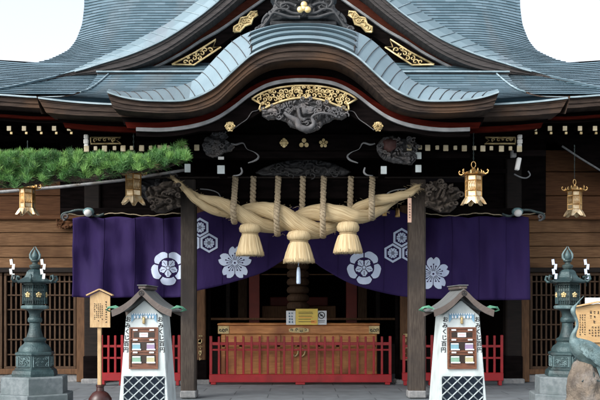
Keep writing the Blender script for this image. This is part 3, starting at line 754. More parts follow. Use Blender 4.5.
# carved beasts on the beam ends
bl = [(202,146),(205,139),(212,134),(219,131),(226,133),(229,137),(226,140),(233,144),(236,147),(232,151),(224,153),(220,157),(212,157.5),(206,155)]
carving('carved_beast', bl, 15.1, .20, 'carving', hall, cell=.55, freq=12, seed=21, curls=26, curlw=.012, curl_r=(1.5,3.5))
br = [(376,149),(378,143),(383,137.5),(392,136),(400,139),(409,139),(417,143),(419,149),(414,152),(418,158),(412,165),(402,164),(393,163),(384,160),(379,155)]
carving('carved_beast', br, 15.1, .20, 'carving', hall, cell=.55, freq=12, seed=25, curls=26, curlw=.012, curl_r=(1.5,3.5))
bm = NB(); bmesh.ops.create_icosphere(bm, subdivisions=3, radius=.11, matrix=Matrix.Translation(P(390,145,14.95)) @ Matrix.Diagonal((1.15,.8,1,1)))
for v in bm.verts: v.co += v.normal*.03*noise.noise(v.co*14)
obj('beast_head', bm, 'carving_red', hall, smooth='all')
# brown lion heads where the tie beam passes the columns
for side in (0, 1):
    f = (lambda x: 2*AX-x) if side else (lambda x: x)
    lp = [(f(x),y) for x,y in [(181,186),(172,181),(163,182),(158,186),(150,187),(146,193),(147,199),(153,203),(150,208),(156,213),(166,213),(174,209),(181,207)]]
    carving('lion_head', lp, 15.75, .28, 'carving_brown', hall, cell=.7, freq=7, seed=31+side, curls=16, curlw=.02, curl_r=(2,4), ridge=.8)
    if not side:
        lp = [(x,y) for x,y in [(181,176),(160,172),(142,176),(136,186),(140,196),(150,202),(165,206),(181,205)]]
        carving('foliage_relief', lp, 16.1, .2, 'carving_dark', hall, cell=.9, freq=7, seed=33, curls=24, curlw=.022, curl_r=(2,5))

# columns, each with a stone foot
for px0, px1 in ((180.5,195.5),(409,426)):
    bm = NB(); pbox(bm, px0, 178, px1, 393.5, 15.85, .27, .03); c = obj('column', bm, 'column_wood', hall, label='weathered grey porch column')
    bm = NB(); pbox(bm, px0-.6, 391, px1+.6, 398.5, 15.8, .36, .02); obj('column_foot', bm, 'stone_foot', c)
for side in (0, 1):
    f = (lambda x: 2*AX-x) if side else (lambda x: x)
    def pb(x0,y0,x1,y1,Z,d,bev=.006,bm=None): 
        bm = bm or NB(); a, b = sorted((f(x0), f(x1))); return pbox(bm, a, y0, b, y1, Z, d, bev)
    # hall front wall
    p = obj('hall_pillar', pb(84,110,100,385,19.3,.32,.03), 'dark_wood', hall)
    obj('pillar_shoe', pb(83,356,101,386,19.27,.38,.02), 'black_wood', p)
    obj('pillar_foot', pb(81,379,103,386,19.15,.5,.02), 'stone_foot', p)
    obj('jamb', pb(76.5,268,84.5,382,19.4,.2), 'jamb_wood', hall)
    p = obj('inner_pillar', pb(196,205,205.5,383,19.1,.22,.02), 'jamb_wood', hall)
    obj('pillar_shoe', pb(195.5,360,207,384,19.06,.3,.02), 'black_wood', p)
    obj('pillar_foot', pb(194,380,210,385.5,18.95,.5,.02), 'stone_foot', p)
    bm = NB()
    for k in range(5):
        q = P(f(200.5), 335+k*6.2, 19.08)
        for m_ in range(4): add_box(bm, q+Vector((random.uniform(-.02,.02),-.006,random.uniform(-.03,.03))), (random.choice((.06,.012)),.008,random.choice((.012,.07))), 0)
    obj('gilt_lettering', bm, 'pale_gold', p)
    obj('inner_pillar', pb(206.5,205,210,383,19.2,.22,.02), 'black_wood', hall)
    # plank wall above the lattice
    wood = 'plank_wood'
    for j, (ya, yb) in enumerate([(219,232.5),(233,246),(246.5,257.5),(258,268.5)]):
        obj('wall_plank', pb(-150, ya, 77, yb, 19.6+.012*(j%2), .1, .012), wood, hall)
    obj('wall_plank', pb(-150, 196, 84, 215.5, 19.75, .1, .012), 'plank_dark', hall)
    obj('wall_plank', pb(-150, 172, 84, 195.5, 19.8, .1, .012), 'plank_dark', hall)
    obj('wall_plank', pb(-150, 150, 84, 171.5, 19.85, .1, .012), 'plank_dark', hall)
    obj('wall_rail', pb(-150, 215, 84, 219.5, 19.5, .2, .02), 'plank_dark', hall)
    obj('wall_rail', pb(-150, 267.5, 77, 272.5, 19.5, .2, .012), 'dark_wood', hall)
    if side:
        obj('painted_brace', add_tube(NB(), [P(562,146,18.9), P(580,158,18.9), P(603,172,18.9)], .022, 6), 'stone_foot', hall)
        bm = NB(); pts = [P(532,120,18.95),P(563,146,18.95),P(603,171.5,18.95),P(760,200,18.95),P(760,110,18.95)]
        add_prism(bm, [(p_.x,p_.z) for p_ in pts], 2.97, 3.1); obj('gable_board', bm, 'black_wood', hall)
        carving('painted_scroll', [(511,180),(516,172),(524,170),(531,172),(533,178),(527,183),(530,190),(520,194),(513,190)], 19.5, .08, 'redbrown_board', hall, cell=.9, freq=6, seed=41, curls=5, curlw=.02)
    else:
        carving('painted_scroll', [(56,222),(62,219),(72,221),(76,225),(70,229),(62,229)], 19.5, .06, 'plank_dark', hall, cell=.9, freq=6, seed=42, curls=3, curlw=.02)
    # lattice shutters, each panel with uprights and rails
    for (xa, xb) in ((-150,-75),(-73,2),(4,76)):
        bm = NB(); step = 4.85
        x = xa+1.5
        while x < xb-1:
            a, b = sorted((f(x), f(x+1.6))); pbox(bm, a, 272.5, b, 369, 19.62, .04, 0); x += step
        for yy in (281,294.5,309,324,339,354): a, b = sorted((f(xa), f(xb))); pbox(bm, a, yy, b, yy+1.3, 19.6, .05, 0)
        for yy in (272.6,366.5): a, b = sorted((f(xa), f(xb))); pbox(bm, a, yy, b, yy+3, 19.57, .08, .004)
        for xx in (xa, xb-2.5): a, b = sorted((f(xx), f(xx+2.5))); pbox(bm, a, 275.7, b, 366.4, 19.57, .08, .004)
        obj('lattice_shutter', bm, 'lattice_wood', hall)
    obj('wall_sill', pb(-150,369.3,77,374.5,19.45,.25,.01), 'jamb_wood', hall)
    obj('stone_sill', pb(-150,374.5,77,382.2,19.5,.3,.01), 'stone_foot', hall)
    obj('shutter_backing', pb(-150,272,84,374,20.1,.1), 'black_wood', hall)
    # beam nose at the curtain corner with its curled end
    c = P(f(88), 213, 16.9); bm = NB(); bmesh.ops.create_uvsphere(bm, u_segments=16, v_segments=10, radius=.075, matrix=Matrix.Translation(c) @ Matrix.Diagonal((1.05,1,.95,1)))
    bz = obj('beam_nose', bm, 'white_paint', hall, smooth='all')
    bm = NB(); bmesh.ops.create_uvsphere(bm, u_segments=16, v_segments=10, radius=.09, matrix=Matrix.Translation(c+Vector((0,.05,.03))) @ Matrix.Diagonal((1.25,1,.9,1))); obj('nose_cap', bm, 'teal_paint', bz, smooth='all')
    bm = NB(); add_tube(bm, [P(f(x),y,17.0) for x,y in catmull([(104,214),(96,216),(88,211),(78,210),(70,212),(63,214),(62,218),(66,220)],4)], .026, 6); obj('curled_end', bm, 'bronze_dark', hall)
    obj('curled_end', add_tube(NB(), spiral((f(66),217),3.6,1.1,16.95,-1 if side else 1,2), .02, 6), 'carving', hall)
    obj('outer_beam', pb(60,208,181,214.5,17.25,.12), 'black_wood', hall)
    obj('nose_beam', pb(85,211,91,216,17,2.4), 'black_wood', hall)
    for x_ in (249,):
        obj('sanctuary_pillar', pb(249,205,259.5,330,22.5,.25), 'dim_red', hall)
    obj('sanctuary_post', pb(226,205,230,330,23,.2), 'dark_wood', hall)
# lintels, ceilings and dark sanctuary box
bm = NB(); pbox(bm, 60, 118, 546, 208, 19.4, .15); obj('front_lintel', bm, 'black_wood', hall)
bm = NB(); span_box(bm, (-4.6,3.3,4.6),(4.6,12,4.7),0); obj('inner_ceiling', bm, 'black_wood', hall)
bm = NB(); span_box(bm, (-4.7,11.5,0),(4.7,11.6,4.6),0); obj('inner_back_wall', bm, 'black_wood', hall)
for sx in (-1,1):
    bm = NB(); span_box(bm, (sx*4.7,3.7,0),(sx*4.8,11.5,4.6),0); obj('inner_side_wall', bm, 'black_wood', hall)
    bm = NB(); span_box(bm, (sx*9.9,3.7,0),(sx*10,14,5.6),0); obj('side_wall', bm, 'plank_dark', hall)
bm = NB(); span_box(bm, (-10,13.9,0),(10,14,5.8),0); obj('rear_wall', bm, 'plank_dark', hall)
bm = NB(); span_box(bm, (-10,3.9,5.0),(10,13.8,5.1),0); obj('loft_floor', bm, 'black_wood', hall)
bm = NB(); span_box(bm, (-3.4,6,0),(3.4,11.4,.75),.01); obj('sanctuary_floor', bm, 'dark_wood', hall)
bm = NB(); pbox(bm, 255, 262, 350, 263.5, 22.6, .06, 0); pbox(bm, 255, 274, 350, 275, 22.6, .06, 0); pbox(bm, 205, 318, 400, 320, 22.4, .1, 0); obj('sanctuary_rail', bm, 'jamb_wood', hall)
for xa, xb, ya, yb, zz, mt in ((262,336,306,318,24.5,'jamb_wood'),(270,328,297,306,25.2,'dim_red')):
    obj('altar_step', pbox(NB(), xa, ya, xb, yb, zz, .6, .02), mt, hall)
for xa in (212, 268, 322, 372):
    obj('hanging_blind', pbox(NB(), xa, 240, xa+22, 268, 23.4, .04, .005), 'plank_wood', hall)
for xa in (238, 358): obj('altar_screen', pbox(NB(), xa, 272, xa+9, 318, 24.2, .05, .01), 'lattice_wood', hall)

# ================================================================= ground
bm = NB(); add_loft(bm, [[Vector((x, y, 0)) for x in (-300,-20,0,20,300)] for y in (-200,-20,0,20,400)])
o = obj('ground', bm, 'paving'); o['kind'] = 'structure'
bm = NB(); span_box(bm, (-5.3,3.05,-.05),(-4.55,3.3,.1),.01); 

# ================================================================= curtain
XL, XR = X_(72,17.2), X_(529,17.2); ZC = 17.2
BOT = catmull([(72,297),(100,298),(130,297.5),(181,297),(195,291.5),(217,286.5),(237,281),(262,273),(280,262),(292,254),(300,250),(308,256),(318,265),(330,272.5),(350,283.5),(375,291),(407,297),(440,299),(480,300),(529,300)], 5)
TOPP = [(72,216),(181,216.5),(195,212),(240,207),(303,205),(366,207),(410,212),(425,216.5),(529,215)]
def cur_top(px):
    sc = abs(math.sin((px-72)/457*PI*15))
    return interp(TOPP, px)+(2.2*(1-sc) if True else 0)
def cur_y(px, v):
    e = .03*noise.noise(Vector((px*.022+v*1.7, v*3.1, 7)))+.018*abs(noise.noise(Vector((px*.05-v*2.2, v*1.5, 2))))
    e *= 1.8
    if px < 181 or px > 425:
        q = px/11.0
        e0 = e; e = .035*math.sin(q*1.0+1.2*math.sin(q*.33)+v*1.1)+.022*math.sin(q*2.3+v*2.0+1)+.012*math.sin(q*4.1-v*3)
        e *= (.5+1.0*v)*1.6; e += .06*math.sin((px-72)*.115+(v-.2)*2.6)*math.exp(-((v-.35)/.5)**2)*(.6+.4*math.sin(px*.031))
        e += .05*math.sin((px-72)/457*PI*15)**2*(1-v)**2
        m = noise.noise(Vector((px*.05, v*2.2, 3)))*.05; e += m+e0*1.3
    else:
        t = (px-303)/110
        e += .07*math.sin(v*8+abs(t)*7)*(1-abs(t))+.02*math.sin(px/9.0+v*2)+.03*noise.noise(Vector((px*.04, v*2.5, 9)))
    # smooth out where the crests sit so that they stay legible
    return e
def cur_pt(px, v):
    t, b = cur_top(px), interp(BOT, px)
    p = P(px, t+(b-t)*v, ZC); p.y += cur_y(px, v); return p
bm = NB(); NX = 300; NV = 34
rows = [[cur_pt(72+457*i/NX, j/NV) for i in range(NX+1)] for j in range(NV+1)]
add_loft(bm, rows); 
curtain = obj('curtain', bm, 'cloth', smooth='all')
setkind(curtain, 'wide purple shrine curtain printed with pale crests, drawn up in the middle', 'curtain')
sm = curtain.modifiers.new('thick', 'SOLIDIFY'); sm.thickness = .006; sm.offset = 1
def mokko(x, y):
    r = math.hypot(x,y); a = (math.atan2(y,x)-PI/2) % (2*PI/5); a = min(a, 2*PI/5-a)   # 0 at lobe separator
    a2 = PI/5-a; 
    R = .80+.20*math.sin(min(1,a/(PI/5)*1.5)*PI/2)
    if r > R: return False
    if r > .60: return a*r > .045
    if r > .52: return (a2*r < .0)
    if r > .46: return a2*r < .09
    if r > .15:
        rr = .46*(.75+.25*math.sin(min(1,a/(PI/5)*1.4)*PI/2))
        return r < rr and a*r > .03 and not (a2*r < .015 and r > .2)
    return not (.09 < r < .13)
def sakura(x, y):
    r = math.hypot(x,y); a = (math.atan2(y,x)-PI/2+PI/5) % (2*PI/5)-PI/5; t = abs(a)/(PI/5)
    R = .98*(1-.42*t**2.6)-max(0,.16-abs(a)*1.3)
    if t > .93 and r > .18: return False
    if r > R: return False
    if r < .12: return r > .06
    for s, l in ((0,.55),(.30,.45),(-.30,.45)):
        if abs(a-s)*r < .018 and .16 < r < l: return False
        if math.hypot(r*math.cos(a-s)-l, r*math.sin(a-s)) < .045: return False
    return True
def kikko(x, y):
    h = max(abs(x)/.866, abs(x)*.5/.866+abs(y)) # pointy-top hexagon, corner radius 1
    if h > 1: return False
    if h > .76: return True
    if h > .60: return False
    r = math.hypot(x,y); a = (math.atan2(y,x)) % (PI/3); a = min(a, PI/3-a)
    return r < .56*(.75+.35*math.cos(a*3)) and not (.12 < r < .17) and a*r > .02
def motif(fn, cx, cy, r, name, label):
    bm = NB(); N = 110; V = {}
    def vtx(i, j):
        if (i,j) not in V:
            px = cx+(i/N*2-1)*r; py = cy+(j/N*2-1)*r; t, b = cur_top(px), interp(BOT, px)
            v = (py-t)/(b-t); p = P(px, py, ZC); p.y += cur_y(px, v)-.012; V[i,j] = bm.verts.new(p)
        return V[i,j]
    for i in range(N):
        for j in range(N):
            x = (i+.5)/N*2-1; y = -((j+.5)/N*2-1)
            if fn(x*1.02, y*1.02): bm.faces.new((vtx(i,j), vtx(i,j+1), vtx(i+1,j+1), vtx(i+1,j)))
    obj(name, bm, 'motif', curtain, smooth='all', label=label)
curtain_root = curtain
motif(mokko, 168, 268, 17.5, 'round_crest', 'five-lobed crest beside the left column')
motif(mokko, 364, 267.5, 17.3, 'round_crest', 'five-lobed crest right of the middle')
motif(sakura, 235, 263, 17.5, 'blossom_crest', 'cherry blossom crest left of the middle')
motif(sakura, 433, 274, 17.5, 'blossom_crest', 'cherry blossom crest beside the right column')
for x, y in ((200,227.5),(209,243),(191,243),(402,237.5),(393,253),(411,253)): motif(kikko, x, y, 10.0, 'hexagon_crest', None)
for px in (104,135,163,222,268,338,384,452,480,506):
    pts = [cur_pt(px+.6*math.sin(v/6), v/24)+Vector((0,-.006,0)) for v in range(25)]
    obj('seam', add_tube(NB(), pts, .0055, 5), 'cloth', curtain)
for a, b in ((64,181),(425,545)):
    pts = [P(x, 214.5+1.3*math.sin((x-72)*.104)+.4*math.sin(x*.5), 17.08) for x in range(a, b+1, 3)]; obj('curtain_cord', add_tube(NB(), pts, .011, 5), 'cord', curtain)

# ================================================================= straw rope
rope = thing('straw_rope', 'massive twisted straw rope tied across the porch between the two columns', 'rope', tuple(P(300,221,15.55)))
cl = catmull([(170,176,1.5),(178,182,3.2),(190,193,5.2),(205,202,7.2),(225,208,9.8),(250,214,12.3),(280,219,14.6),(303,221,15.2),(328,219.5,14.6),(352,213.5,12.2),(375,206.5,9.8),(392,200,7.6),(405,194,5.8),(416,188,4.2),(421,186.5,2)], 10)
for st in range(2):
    path = []; rad = []
    for (x,y,r) in cl:
        ph = (x-290)/110*2*PI+PI*st+PI/2
        w = r/F*15.55; p = P(x,y,15.55); d = Vector((0,-math.sin(ph),math.cos(ph)))*w*.60
        path.append(p+d+Vector((0,.12,0))); rad.append(w*.56*(1+.17*math.sin(ph)))
    bm = add_tube(NB(), path, rad, 36, twist=9)
    for v in bm.verts: v.co += Vector((noise.noise(v.co*6),noise.noise(v.co*6+Vector((4,4,4))),noise.noise(v.co*5+Vector((8,1,4)))))*.022
    obj('rope_strand', bm, 'straw', rope, smooth='all')
# frayed straws at the ends and along the body
bm = NB()
for k in range(480):
    x, y, r = random.choice(cl); a = random.uniform(0,2*PI); w = r/F*15.55*1.03
    p = P(x,y,15.55)+Vector((0,.12+math.sin(a)*w,math.cos(a)*w))
    d = Vector((random.uniform(-1,1),random.uniform(-.4,.1),random.uniform(-.5,.4)))*random.uniform(.04,.13)
    add_tube(bm, [p, p+d*.5+Vector((0,0,.004)), p+d], .0028, 3, cap=False)
setkind(obj('loose_straw', bm, 'straw', rope), kind='stuff')
def tassel(px, top, knot, bottom, hw, parent, Z=15.35):
    u_ = Z/F; c = P(px, bottom, Z); h = (bottom-top)*u_; hk = (knot-top)*u_; r = hw*u_
    bm = NB(); kr = r*.76
    add_lathe(bm, [(.02,h+.01),(kr*.55,h+.005),(kr*.88,h-.02),(kr*1.03,h-hk*.45),(kr*.98,h-hk*.8),(kr*.72,h-hk*1.0),(kr*.5,h-hk*1.05)], c, 40, ridges=20, rdepth=.012)
    kn = obj('tassel', bm, 'straw', parent, smooth='all')
    bm = NB(); prof_ = [(kr*.66,h-hk*.95),(kr*.76,h-hk*1.15),(kr*.90,h*.55),(r*.86,h*.3),(r*.97,.05),(r*1.0,0),(r*.9,-.003),(r*.3,.02)]
    add_lathe(bm, prof_, c, 72, ridges=18, rdepth=.018)
    for v in bm.verts:
        if v.co.z < c.z+h*.5: v.co += Vector((noise.noise(v.co*23),noise.noise(v.co*21),noise.noise(v.co*19)*.8))*.012
    for k in range(110):
        a = random.uniform(0,2*PI); rr = r*random.uniform(.9,1.01); a0 = c+Vector((rr*math.cos(a),rr*math.sin(a),.03)); 
        add_tube(bm, [a0+Vector((0,0,.03)), a0+Vector((random.uniform(-.012,.012),0,-.03-random.random()*.025))], .003, 3, cap=False)
    obj('tassel_skirt', bm, 'straw', kn, smooth='all')
    bm = NB(); add_tube(bm, [c+Vector((kr*.76*math.cos(a),kr*.76*math.sin(a),h-hk*1.06)) for a in [i*PI/10 for i in range(21)]], .010, 5); obj('tassel_cord', bm, 'straw', kn)
tassel(250, 224, 233.5, 255.5, 14, rope)
tassel(299, 231, 241, 262.5, 15.5, rope)
tassel(348, 222, 233, 253, 14.5, rope)
def twist_cord(name, pts, r, parent, turns_per_m=7, mat='cord'):
    bm = NB(); cl_ = catmull([tuple(p) for p in pts], 16); L_ = 0
    for s in (0, 1):
        path = []; L_ = 0
        for i, p in enumerate(cl_):
            p = Vector(p); 
            if i: L_ += (p-Vector(cl_[i-1])).length
            a = L_*turns_per_m*2*PI+s*PI; path.append(p+Vector((math.cos(a)*r*.55, math.sin(a)*r*.35, math.sin(a)*r*.1)))
        add_tube(bm, path, r*.62, 8)
    return obj(name, bm, mat, parent, smooth='all')
for px, top, bot in ((234.5,180,224),(277.5,180,235),(323,180,236),(371.5,180,213)):
    c = interp([(a,b) for a,b,_ in cl], px); r = interp([(a,d) for a,_,d in cl], px)
    rw = r*15.5/F
    pts = [P(px+1,177,15.75), P(px+.6,186,15.66)-Vector((0,.02,0)), P(px,c-r*1.0,15.5)-Vector((0,rw*.35,0)), P(px-.5,c-r*.2,15.5)-Vector((0,rw*1.05-.0,0)), P(px-.3,c+r*.75,15.5)-Vector((0,rw*.62,0)), P(px,c+r*1.12,15.6), P(px,c+r*.6,15.95), P(px+1,179,15.92)]
    twist_cord('hanging_cord', pts, .052, rope)
for px, bot in ((253.5,207),(303,206),(351,207)):
    twist_cord('hanging_cord', [P(px,177,15.75), P(px-.3,188,15.72), P(px-.6,198,15.74), P(px-.8,bot+6,15.78)], .050, rope)
# pale tassel under the middle
pn = thing('blue_tassel', 'slim pale blue tassel hanging below the middle straw tassel', 'tassel', tuple(P(298.5,262,15.3)))
bm = NB(); add_tube(bm, [P(298.5,258,15.35), P(298.5,266,15.35)], .008, 5); obj('cord', bm, 'pale_blue', pn)
bm = NB(); c = P(298.5,284,15.35); add_lathe(bm, [(.03,0),(.036,.02),(.033,.2),(.026,.27),(.014,.3)], c, 20, ridges=9, rdepth=.06); obj('fringe', bm, 'pale_blue', pn, smooth='all')
# wooden charm by the right column
ch = thing('wooden_charm', 'narrow wooden tablet hanging in front of the right column top', 'tablet', tuple(P(410,223,15.5)))
bm = NB(); pbox(bm, 407.8, 198, 411.6, 222.5, 15.5, .03, .004); obj('board', bm, 'pink_wood', ch)
bm = NB()
for k in range(6): q = P(409.7, 204+k*2.7, 15.49); add_box(bm, q, (.022,.006,.012), 0)
obj('lettering', bm, 'ink', ch)
bm = NB(); add_tube(bm, [P(409.7,198,15.51),P(409.5,194,15.6)], .006, 4); obj('cord', bm, 'cord', ch)
for x, y in ((384.5,210),(397.5,211)):
    lb = 'small brass bell hanging behind the right end of the straw rope, ' + ('nearer the middle' if x < 390 else 'nearer the column')
    g_ = thing('brass_bell', lb, 'bell', tuple(P(x,y,16.5)), group='brass bells behind the rope')
    c = P(x,y+6,16.5); bm = add_lathe(NB(), [(.05,0),(.045,.03),(.038,.12),(.03,.16),(.006,.175)], c, 14); obj('bell_body', bm, 'brass', g_, smooth='all')
    bm = add_tube(NB(), [c+Vector((0,0,.17)), c+Vector((0,0,.42))], .006, 5); obj('cord', bm, 'cord', g_)

# ================================================================= hanging lanterns
def hang_lantern(label):
    t = thing('hanging_lantern', label, 'lantern', group='gilt hanging lanterns under the eaves')
    # local frame: z = 0 at the tips of the apron, 0.79 m to the top of the ring
    bm = NB(); add_tube(bm, [Vector((.055*math.cos(a),0,.735+.055*math.sin(a))) for a in [i*PI/9 for i in range(19)]], .010, 6); obj('ring', bm, 'brass', t, local=True, smooth='all')
    bm = add_lathe(NB(), [(.33,.555),(.31,.548),(.20,.60),(.11,.635),(.05,.655),(.03,.685),(.02,.69)], (0,0,0), 6, rot0=PI/6); cap = obj('lantern_roof', bm, 'brass', t, local=True)
    for k in range(6):
        bm = NB(); a = PI/6+k*PI/3; d = Vector((math.cos(a),math.sin(a),0))
        add_tube(bm, [d*.22+Vector((0,0,.59)), d*.30+Vector((0,0,.565)), d*.35+Vector((0,0,.58)), d*.365+Vector((0,0,.62)), d*.34+Vector((0,0,.64)), d*.325+Vector((0,0,.62))], [.014,.016,.016,.014,.012,.008], 6)
        a2 = k*PI/3; d2 = Vector((math.cos(a2),math.sin(a2),0)); add_tube(bm, [d2*.25+Vector((0,0,.57)), d2*.27+Vector((0,0,.60)), d2*.24+Vector((0,0,.63))], .014, 6)
        obj('roof_curl', bm, 'brass', cap, local=True, smooth='all')
    bm = add_lathe(NB(), [(.195,.16),(.195,.55)], (0,0,0), 6, rot0=PI/6); bd = obj('lantern_body', bm, 'brass_pale', t, local=True)
    bm = NB()
    for k in range(6):
        a = PI/6+k*PI/3; d = Vector((math.cos(a),math.sin(a),0)); add_tube(bm, [d*.2+Vector((0,0,.15)), d*.2+Vector((0,0,.56))], .014, 5)
        e = Vector((math.cos(a+PI/3),math.sin(a+PI/3),0))
        for z in (.17,.27,.45,.54): add_tube(bm, [d*.2+Vector((0,0,z)), e*.2+Vector((0,0,z))], .010, 4)
        for q in range(4):
            s0 = d.lerp(e, .15+q*.2)*.2; s1 = d.lerp(e, .3+q*.2)*.2
            add_tube(bm, [s0+Vector((0,0,.28)), s1+Vector((0,0,.44))], .006, 4); add_tube(bm, [s1+Vector((0,0,.28)), s0+Vector((0,0,.44))], .006, 4)
    obj('body_frame', bm, 'brass', bd, local=True)
    bm = NB()
    for k in range(6):
        a = PI/6+k*PI/3; d = Vector((math.cos(a),math.sin(a),0)); e = Vector((math.cos(a+PI/3),math.sin(a+PI/3),0)); N = 8; up, lo = [], []
        for i in range(N+1):
            s = i/N; dn = abs(s-.5)*2; p = d.lerp(e, s); up.append(p*.195+Vector((0,0,.17))); r_ = .24+.08*dn**2; zb = .10-.10*dn**1.2+.03*(dn > .95)
            lo.append(p*r_+Vector((0,0,zb)))
        add_loft(bm, [up, [(a_+b_)/2+Vector((0,0,.01)) for a_, b_ in zip(up, lo)], lo])
    ap = obj('apron', bm, 'brass_pale', t, local=True); s_ = ap.modifiers.new('t','SOLIDIFY'); s_.thickness = .008
    bm = add_lathe(NB(), [(.17,.12),(.2,.15),(.2,.165),(.17,.17)], (0,0,0), 6, rot0=PI/6); obj('lantern_floor', bm, 'brass', t, local=True)
    bm = NB()
    for i in range(16):
        c = Vector((0,0,.80+i*.045)); ax = Vector((1,0,0)) if i%2 else Vector((0,1,0))
        add_tube(bm, [c+ax*.012*math.cos(q*PI/4)+Vector((0,0,.026*math.sin(q*PI/4))) for q in range(9)], .004, 4, cap=False)
    obj('chain', bm, 'bronze_dark', t, local=True)
    return t
def copy_tree(o, parent=None):
    c = o.copy(); COL.objects.link(c); c.parent = parent
    for chd in list(o.children): copy_tree(chd, c)
    return c
spots = [(133.5,206,14.75,.97,.15,'gilt hanging lantern just below the tip of the pine branch'),
         (27.5,216.5,16.2,.93,-.12,'gilt hanging lantern under the pine branch near the left edge, above the left bronze lantern'),
         (473.5,206.5,14.7,.95,.1,'bright gilt hanging lantern right of the right column, against the dark eaves'),
         (574.5,218,16.6,.92,.5,'gilt hanging lantern on a long chain in front of the brown wall at far right')]
L0 = hang_lantern(spots[0][5])
roots = [L0]+[copy_tree(L0) for _ in range(3)]
for r_, (px,py,Z,s,rz,lb) in zip(roots, spots):
    r_.location = P(px,py,Z); r_.scale = (s*.72,s*.72,s) ; r_.rotation_euler = (0,0,rz); r_['label'] = lb; r_['category'] = 'lantern'

# ================================================================= pine branch and its support
tree = thing('pine_tree', 'green pine bough reaching in from the left over the hanging lanterns', 'tree', (-7.0,-1.9,0))
bm = NB(); add_tube(bm, [Vector((-7.0,-1.9,0)),Vector((-6.9,-1.9,1.2)),Vector((-7.1,-1.8,2.4)),Vector((-6.8,-1.8,3.2)),Vector((-6.9,-1.7,4.2))], [.2,.17,.15,.12,.06], 12)
obj('trunk', bm, 'pine_bark', tree, smooth='all')
brp = catmull([(-120,196),(-60,189),(0,184),(50,180),(100,176),(140,170),(175,163),(186,159)], 6)
bm = NB(); add_tube(bm, [P(x,y+1.5*math.sin(x*.09),14.2+.15*math.sin(x*.05)) for x,y in brp], [.07*(1-.8*i/len(brp))+.01 for i in range(len(brp))], 8)
rb = random.Random(5); tips = []
for k in range(230):
    x = rb.uniform(-110,186); y = interp(brp, x); Z = 14.2+rb.uniform(-.3,.45); a = P(x,y,14.2)
    up = rb.uniform(2,16) if rb.random() < .92 else rb.uniform(-4,2)
    b = P(x+rb.uniform(-8,8), y-up, Z); m_ = a.lerp(b,.5)+Vector((0,0,-.03)); add_tube(bm, [a,m_,b], [.012,.009,.005], 4, cap=False); 
    if b.x < P(188,0,14.2).x: tips.append(b)
for k in range(60):
    x = rb.uniform(-100,170); y = interp(brp, x); a = P(x,y,14.2); b = P(x+rb.uniform(-14,10), y+rb.uniform(-2,7), 14.2+rb.uniform(-.2,.3)); add_tube(bm, [a,a.lerp(b,.5)+Vector((0,0,.03)),b], .006, 4, cap=False)
obj('branch', bm, 'pine_bark', tree)
bm = NB(); tl = bm.faces.layers.float.new('tone')
def needle_tuft(c, n, length, tone, lift):
    for _ in range(n):
        a = rb.uniform(0,2*PI); el = rb.gauss(lift,.5); d = Vector((math.cos(a)*math.cos(el), math.sin(a)*math.cos(el), math.sin(el)))
        l = length*rb.uniform(.7,1.1); s = d.cross(Vector((rb.uniform(-1,1),rb.uniform(-1,1),rb.uniform(-1,1))))
        if s.length < .05: continue
        s = s.normalized()*.0026; o_ = c+d*length*.12+Vector((rb.uniform(-.03,.03),rb.uniform(-.03,.03),rb.uniform(-.03,.03)))
        v = [bm.verts.new(p) for p in (o_-s, o_+s, o_+d*l*.6+s*.8+Vector((0,0,.004)), o_+d*l, o_+d*l*.6-s*.8+Vector((0,0,.004)))]
        f_ = bm.faces.new(v); f_[tl] = min(1,max(.0,tone+rb.uniform(-.12,.12)))
for c in tips:
    needle_tuft(c, 80, .11, rb.choice((.3,.45,.6,.75)), .6)
topl = [(-110,158),(-40,154),(0,154),(18,151.5),(35,152),(52,154.5),(75,152),(90,155),(105,155),(125,156),(145,157),(163,154.5),(178,153),(188,156)]
for k in range(760):
    x = rb.uniform(-110,187); yt = interp(topl, x)+1.2*math.sin(x*.23)+1; yb = interp(brp, x)-1; y = yt+(yb-yt)*rb.random()**1.25+1.5
    t_ = (y-yt)/max(1,yb-yt)
    needle_tuft(P(x,y,14.2+rb.uniform(-.35,.45)), 80, .105, rb.choice((.35,.55,.75,.95))*(.9 if rb.random() < .8 else .5), 1.1)
for k in range(50):
    x = rb.uniform(-110,180); y = interp(brp, x)+rb.uniform(-2,3); needle_tuft(P(x,y,14.2+rb.uniform(-.3,.4)), 30, .10, rb.choice((.03,.05,.3,.4)), .2)
me_o = obj('foliage', bm, 'needles', tree)
sp = thing('support_pole', 'long grey pole propping up the pine bough', 'pole', tuple(P(-130,200,17.5)))
bm = NB(); add_tube(bm, [P(-130,203,17.5),P(0,192,16.8),P(60,187,16.4),P(120,180.5,15.9),P(185,170,15.3)], [.034,.032,.03,.028,.025], 10); obj('rail', bm, 'pole', sp, smooth='all')
a = P(-130,203,17.5); bm = add_tube(NB(), [Vector((a.x,a.y,0)), a+Vector((0,0,.05))], .045, 10); obj('post', bm, 'pole', sp)
